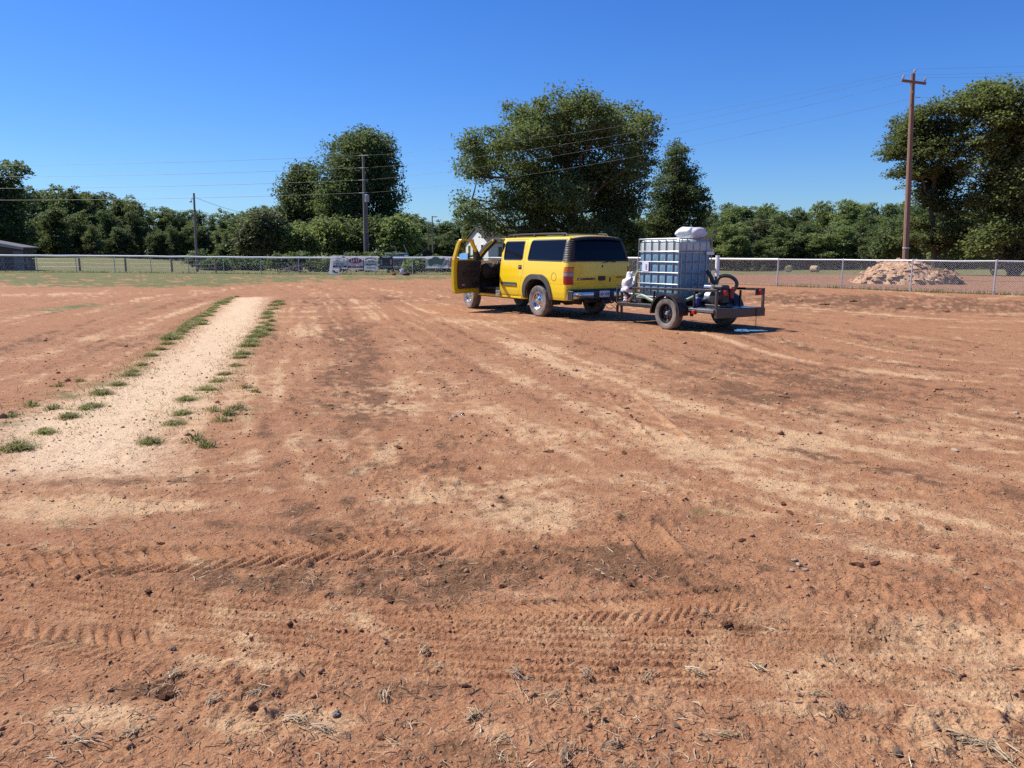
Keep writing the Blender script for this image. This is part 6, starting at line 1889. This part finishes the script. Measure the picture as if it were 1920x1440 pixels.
for row, side in ((rowL, 'left'), (rowR, 'right')):
    for (px, py) in row:
        x, y = G(px, py)
        s = random.uniform(.65, 1.1) * (1.0 if y < 12 else 1.35)
        if True:
            put(random.choice(TV), 'grass_tuft', x, y, ('low grass tuft in the row dividing pale sand strip from streaked track' if side == 'left' else 'low grass tuft in the row dividing pale sand strip from dark dirt'), 'grass tuft', f'grass tufts along the pale strip, {side} row', (s * 1.15, s * 1.15, s * random.uniform(.8, 1.05)))
        if y > 13:
            x2, y2 = x + random.uniform(-.1, .1), y + random.uniform(.2, .5)
            put(random.choice(TV), 'grass_tuft', x2, y2, ('low grass tuft in the row dividing pale sand strip from streaked track' if side == 'left' else 'low grass tuft in the row dividing pale sand strip from dark dirt'), 'grass tuft', f'grass tufts along the pale strip, {side} row', s * 1.1)
dv = []
for k in range(3):
    me = blades(120, .11, .06, .003, 330 + k, 1.0); me.materials.append(M_SPRIG); dv.append(me)
for (px, py) in [(400, 770), (428, 778), (445, 768), (462, 728), (480, 735), (415, 790), (388, 838), (368, 828), (110, 725), (150, 715), (160, 768), (60, 760), (20, 782), (100, 765)]:
    x, y = G(px, py)
    put(random.choice(dv), 'weed_clump', x, y, 'thin weedy clump growing on the pale sand beside the tuft rows', 'weeds', 'weed clumps around the pale strip', random.uniform(.9, 1.5))

def rock(seed, flat=.6, amp=.3, sub=2):
    rs = np.random.default_rng(seed); ph = rs.uniform(0, 40)
    n, m = 12, 7
    V = []; Fs = []
    for j in range(m + 1):
        t = math.pi * j / m
        for i in range(n):
            p = 2 * math.pi * i / n
            d = np.array((math.sin(t) * math.cos(p), math.sin(t) * math.sin(p), math.cos(t)))
            q = 1 + amp * float(perlin(np.array(d[0] * 1.5 + ph), np.array(d[1] * 1.5 + d[2] * 1.3), seed)) + amp * .6 * float(perlin(np.array(d[0] * 3.4 + ph), np.array(d[1] * 3.4 + d[2] * 3.1), seed + 1))
            V.append(d * q * (1, .8, flat))
    for j in range(m):
        for i in range(n):
            Fs.append((j * n + i, (j + 1) * n + i, (j + 1) * n + (i + 1) % n, j * n + (i + 1) % n))
    mb = MB(); mb.add(V, Fs)
    return mb.mesh('rock', True, 40)
STN = []
for k in range(4):
    me = rock(400 + k, .6, .45); me.materials.append(M_STONE if k < 3 else M_STONED); STN.append(me)
CL = []
for k in range(5):
    me = rock(420 + k, .5, .75); me.materials.append(M_CLOD); CL.append(me)
for (px, py, r) in [(1490, 1052, .016), (1497, 1062, .015), (1485, 1072, .013), (1511, 1070, .015), (1540, 1043, .011), (1882, 1131, .014), (1850, 1102, .013), (1462, 1316, .010), (630, 1341, .017), (1875, 1160, .008), (1705, 1165, .009), (852, 780, .03), (1245, 905, .016), (702, 1236, .010), (325, 988, .014), (1895, 1330, .013), (1640, 1222, .010), (866, 776, .025), (845, 788, .02), (1790, 845, .03), (1905, 775, .03), (1290, 968, .012)]:
    x, y = G(px, py)
    put(STN[random.randrange(3)], 'stone', x, y, 'small pale stone lying loose ' + zone(x, y), 'stone', 'pale stones ' + zone(x, y), (r, r, r), z=gz(x, y) + r * .25)
for (px, py, r) in [(325, 1220, .016), (1683, 1412, .018), (1268, 1366, .011), (1500, 1300, .01), (1755, 1362, .012), (1668, 1318, .010), (1240, 1168, .01)]:
    x, y = G(px, py)
    put(STN[3], 'stone', x, y, 'small dark stone lying loose ' + zone(x, y), 'stone', 'dark stones ' + zone(x, y), (r, r, r), z=gz(x, y) + r * .25)
for (px, py, r) in [(300, 1023, .045), (615, 992, .05), (278, 1110, .04), (730, 1128, .055), (312, 1304, .05), (715, 1385, .03), (1606, 1062, .05), (1640, 1056, .04), (1665, 972, .05), (1365, 1172, .05), (1390, 1015, .04), (1755, 1027, .05), (1776, 987, .05), (1468, 945, .04), (1480, 962, .045), (600, 828, .04), (745, 840, .06), (1170, 852, .06), (1225, 640, .05), (1470, 745, .07), (1030, 848, .07), (1760, 732, .07), (1080, 795, .04), (1175, 765, .05), (1140, 776, .04), (700, 640, .06), (760, 640, .06), (950, 636, .06), (1830, 652, .06), (1545, 572, .2), (1600, 566, .22), (1690, 580, .22), (1775, 585, .2), (1500, 565, .18), (1180, 1100, .03), (940, 1098, .04), (870, 1290, .03), (1150, 1255, .03), (1200, 790, .05), (620, 760, .05), (1860, 730, .05)]:
    x, y = G(px, py)
    put(random.choice(CL), 'soil_clod', x, y, 'dark crumbly clod of soil ' + zone(x, y), 'soil clod', 'soil clods ' + zone(x, y), (r * random.uniform(.45, .85), r * .42, r * random.uniform(.3, .5)), z=gz(x, y) + r * .05)
def straw(seed, n=22):
    rs = np.random.default_rng(seed)
    a = rs.normal(0, .42, n) + np.where(rs.uniform(0, 1, n) < .2, 1.4, 0)
    L = rs.uniform(.03, .12, n)
    D = np.stack([np.cos(a), np.sin(a), rs.uniform(-.02, .16, n)], 1)
    C = np.stack([rs.normal(0, .035, n), rs.normal(0, .016, n), rs.uniform(.001, .014, n)], 1)
    S = np.stack([-np.sin(a), np.cos(a), rs.normal(0, .4, n)], 1) * (.0021 * rs.uniform(.5, 1.6, n))[:, None]
    A = C - D * (L * .5)[:, None]; E = C + D * (L * .5)[:, None]; Mid = C + np.stack([rs.normal(0, .006, n), rs.normal(0, .006, n), rs.uniform(0, .012, n)], 1)
    A[:, 2] = np.maximum(A[:, 2], .0); 
    V = np.stack([A - S, A + S, Mid + S, Mid - S, E + S * .4, E - S * .4], 1).reshape(-1, 3)
    b = (np.arange(n) * 6)[:, None]
    Fq = np.concatenate([b + np.array([0, 1, 2, 3]), b + np.array([3, 2, 4, 5])], 1).reshape(-1, 4)
    me = fast_mesh('straw_clump', V, Fq); add_attr(me, 'tint', np.repeat(np.clip(rs.normal(.5, .3, n), 0, 1), 2), 'FACE')
    return me
SV = []
for k in range(5):
    me = straw(450 + k); me.materials.append(M_STRAW); SV.append(me)
for (px, py, s) in [(965, 1265, 1.2), (985, 1272, 1.0), (1455, 1182, .9), (1420, 1250, 1.1), (1305, 1262, .9), (1530, 1300, .9), (1572, 1336, 1.1), (1800, 1378, 1.4), (1835, 1392, 1.2), (1880, 1420, 1.5), (580, 1192, 1.1), (1100, 1268, 1.1), (885, 1345, 1.1), (795, 1220, 1.0), (1150, 1400, 1.0), (1785, 1258, .9), (1040, 1310, 1.0), (560, 1350, 1.2), (610, 1370, 1.2), (150, 1390, 1.3), (240, 1375, 1.1), (330, 1265, .9), (820, 1250, .8), (1215, 1270, .9), (1320, 1160, .8), (1545, 1230, .8), (1900, 1250, .8), (400, 1315, 1.0), (480, 1300, 1.0), (720, 1310, 1.0), (1360, 1385, 1.0), (1060, 1420, 1.0)]:
    x, y = G(px, py)
    put(random.choice(SV), 'straw_clump', x, y, 'loose clump of dry straw lying ' + zone(x, y), 'straw', 'straw clumps ' + zone(x, y), s * .6, z=gz(x, y) + .005)

# --- litter nobody could count: clippings, crumbs, sparse grass
def scatter(n, r0, r1, seed, power=1.0):
    rs = np.random.default_rng(seed)
    a = rs.uniform(R(-43), R(43), n)
    u = rs.uniform(0, 1, n)
    r = r0 * (r1 / r0) ** (u ** power)
    return r * np.sin(a), r * np.cos(a), rs
def litter(n, seed, length, wid, mat, name, label, cat, thr, r1=16.0, upright=False):
    x, y, rs = scatter(n, 1.9, r1, seed)
    d = fbm(x * 1.1, y * 1.1, seed, 3) + .5 * fbm(x * 4, y * 4, seed + 1, 2)
    # thinner on the driven-over, smooth parts
    tyr = np.zeros(n)
    for (L, w, *_r) in _printL:
        m = bbox_mask(x, y, L, w * 1.5)
        if m.any():
            S, T, tot = line_st(x[m], y[m], L); tyr[m] = np.maximum(tyr[m], 1 - sstep(.8, 1.3, np.abs(T) / w))
    k = (d + rs.normal(0, .25, n) > thr) & (rs.uniform(0, 1, n) > tyr * .85)
    if upright:
        bl = np.zeros(n)
        for b_ in GRASS: bl += b_[4] * blob(x, y, *b_[:4])
        k = rs.uniform(0, 1, n) < np.clip(bl * 1.2 * (.6 + d), 0, 1)
    x, y = x[k], y[k]; n = len(x)
    z = terr(x, y) + relief(x, y)
    L = length * rs.uniform(.35, 1.5, n); a = rs.uniform(0, 6.28, n)
    if upright:
        t = rs.uniform(R(25), R(85), n)
    else:
        t = np.abs(rs.normal(0, R(9), n)) + R(1)
    D = np.stack([np.cos(a) * np.cos(t), np.sin(a) * np.cos(t), np.sin(t)], 1)
    Sd = np.stack([-np.sin(a), np.cos(a), rs.normal(0, .5, n)], 1) * (wid * rs.uniform(.5, 1.5, n) * np.clip(np.hypot(x, y) / 5, 1, 2.2))[:, None]
    P = np.stack([x, y, z + (.003 if not upright else -.004)], 1)
    bend = np.stack([rs.normal(0, .12, n), rs.normal(0, .12, n), rs.uniform(0, .10, n)], 1) * L[:, None]
    M = P + D * (L * .5)[:, None] + bend; E = P + D * L[:, None]
    V = np.stack([P - Sd, P + Sd, M + Sd, M - Sd, E + Sd * .3, E - Sd * .3], 1).reshape(-1, 3)
    b = (np.arange(n) * 6)[:, None]
    Fq = np.concatenate([b + np.array([0, 1, 2, 3]), b + np.array([3, 2, 4, 5])], 1).reshape(-1, 4)
    me = fast_mesh(name, V, Fq); add_attr(me, 'tint', np.repeat(np.clip(rs.normal(.42, .3, n), 0, 1), 2), 'FACE')
    o = link(name, me, mat); tag(o, label, cat, None, 'stuff')
    return n
litter(26000, 501, .045, .0013, M_STRAW, 'straw_litter', 'dry grass clippings strewn over the red dirt', 'straw', .02)
litter(18000, 502, .04, .0015, pmat('brown_litter', (.13, .085, .055), .9, 0, .3, 20), 'root_litter', 'dark dead grass bits strewn over the red dirt', 'dead grass', .1)
litter(30000, 503, .06, .0016, M_SPRIG, 'sparse_grass', 'sparse short grass sprouting from the dirt', 'grass', 0, 40.0, True)
def crumbs(n, seed):
    x, y, rs = scatter(n, 1.9, 17.0, seed)
    d = fbm(x * .8, y * 1.0, 31, 3) + .4 * fbm(x * 5, y * 5, seed, 2)
    k = d + rs.normal(0, .3, n) > -.02
    x, y = x[k], y[k]; n = len(x)
    z = terr(x, y) + relief(x, y)
    s = .0035 * np.exp(rs.normal(0, .55, n)) * np.clip(np.hypot(x, y) / 5, .9, 1.7)
    o8 = np.array([(1, 0, 0), (0, 1, 0), (-1, 0, 0), (0, -1, 0), (0, 0, 1), (0, 0, -1)], float)
    J = 1 + rs.uniform(-.35, .5, (n, 6, 1))
    a = rs.uniform(0, 6.28, n); ca, sa = np.cos(a)[:, None], np.sin(a)[:, None]
    Q = o8[None] * J
    Q = np.stack([Q[..., 0] * ca - Q[..., 1] * sa, Q[..., 0] * sa + Q[..., 1] * ca, Q[..., 2] * .8], -1) * s[:, None, None]
    V = (Q + np.stack([x, y, z + s * .3], 1)[:, None]).reshape(-1, 3)
    t8 = np.array([(0, 1, 4), (1, 2, 4), (2, 3, 4), (3, 0, 4), (1, 0, 5), (2, 1, 5), (3, 2, 5), (0, 3, 5)])
    Fq = ((np.arange(n) * 6)[:, None, None] + t8[None]).reshape(-1, 3)
    me = fast_mesh('soil_crumb', V, Fq)
    tag(link('soil_crumb', me, M_CRUMB), 'countless small crumbs of red soil on the ground', 'soil', None, 'stuff')
crumbs(30000, 511)
# weeds along the feet of the fences
def weeds():
    rs = np.random.default_rng(77)
    P = []
    for L, n in ((np.array(FENCE_R), 3200), (np.array(FENCE_C), 1500), (np.array(FENCE_L), 5200)):
        for k in range(n):
            i = rs.integers(0, len(L) - 1); t = rs.uniform(); q = L[i] * (1 - t) + L[i + 1] * t
            P.append((q[0] + rs.normal(0, .12), q[1] + rs.normal(0, .22)))
    P = np.array(P); n = len(P)
    k = (fbm(P[:, 0] * .9, P[:, 1] * .9, 78, 3) + rs.normal(0, .3, n)) > -.1
    P = P[k]; n = len(P)
    z = terr(P[:, 0], P[:, 1])
    a = rs.uniform(0, 6.28, n); L = rs.uniform(.06, .22, n)
    D = np.stack([np.cos(a) * .45, np.sin(a) * .45, np.full(n, .9)], 1)
    S = np.stack([-np.sin(a), np.cos(a), np.zeros(n)], 1) * .012
    B0 = np.stack([P[:, 0], P[:, 1], z - .02], 1)
    V = np.stack([B0 - S, B0 + S, B0 + D * L[:, None] + S * .3, B0 + D * L[:, None] - S * .3], 1).reshape(-1, 3)
    me = fast_mesh('fence_weeds', V, np.arange(4 * n).reshape(n, 4)); add_attr(me, 'tint', np.clip(rs.normal(.5, .3, n), 0, 1), 'FACE')
    tag(link('fence_weeds', me, M_SPRIG), 'short weeds growing along the feet of the fences', 'weeds', None, 'stuff')
weeds()
def row_grass():
    rs = np.random.default_rng(79)
    P = []
    for row, n in ((rowL, 6000), (rowR, 5000)):
        L = gpoly(row)
        for k in range(n):
            i = rs.integers(0, len(L) - 1); t = rs.uniform(); q = L[i] * (1 - t) + L[i + 1] * t
            P.append((q[0] + rs.normal(0, .16), q[1] + rs.normal(0, .3)))
    P = np.array(P); n = len(P)
    k = (fbm(P[:, 0] * 1.7, P[:, 1] * 1.7, 80, 3) + rs.normal(0, .15, n)) > .02
    P = P[k]; n = len(P)
    z = terr(P[:, 0], P[:, 1]) + relief(P[:, 0], P[:, 1])
    a = rs.uniform(0, 6.28, n); L = rs.uniform(.02, .065, n)
    D = np.stack([np.cos(a) * .8, np.sin(a) * .8, np.full(n, .7)], 1)
    S = np.stack([-np.sin(a), np.cos(a), np.zeros(n)], 1) * (.0028 * np.clip(np.hypot(P[:, 0], P[:, 1]) / 7, 1, 2.6))[:, None]
    B0 = np.stack([P[:, 0], P[:, 1], z - .004], 1)
    V = np.stack([B0 - S, B0 + S, B0 + D * L[:, None] + S * .3, B0 + D * L[:, None] - S * .3], 1).reshape(-1, 3)
    me = fast_mesh('sparse_grass', V, np.arange(4 * n).reshape(n, 4)); add_attr(me, 'tint', np.clip(rs.normal(.6, .3, n), 0, 1), 'FACE')
    tag(link('sparse_grass', me, M_TUFT), 'thin short grass between the tufts along the pale strip', 'grass', None, 'stuff')
row_grass()
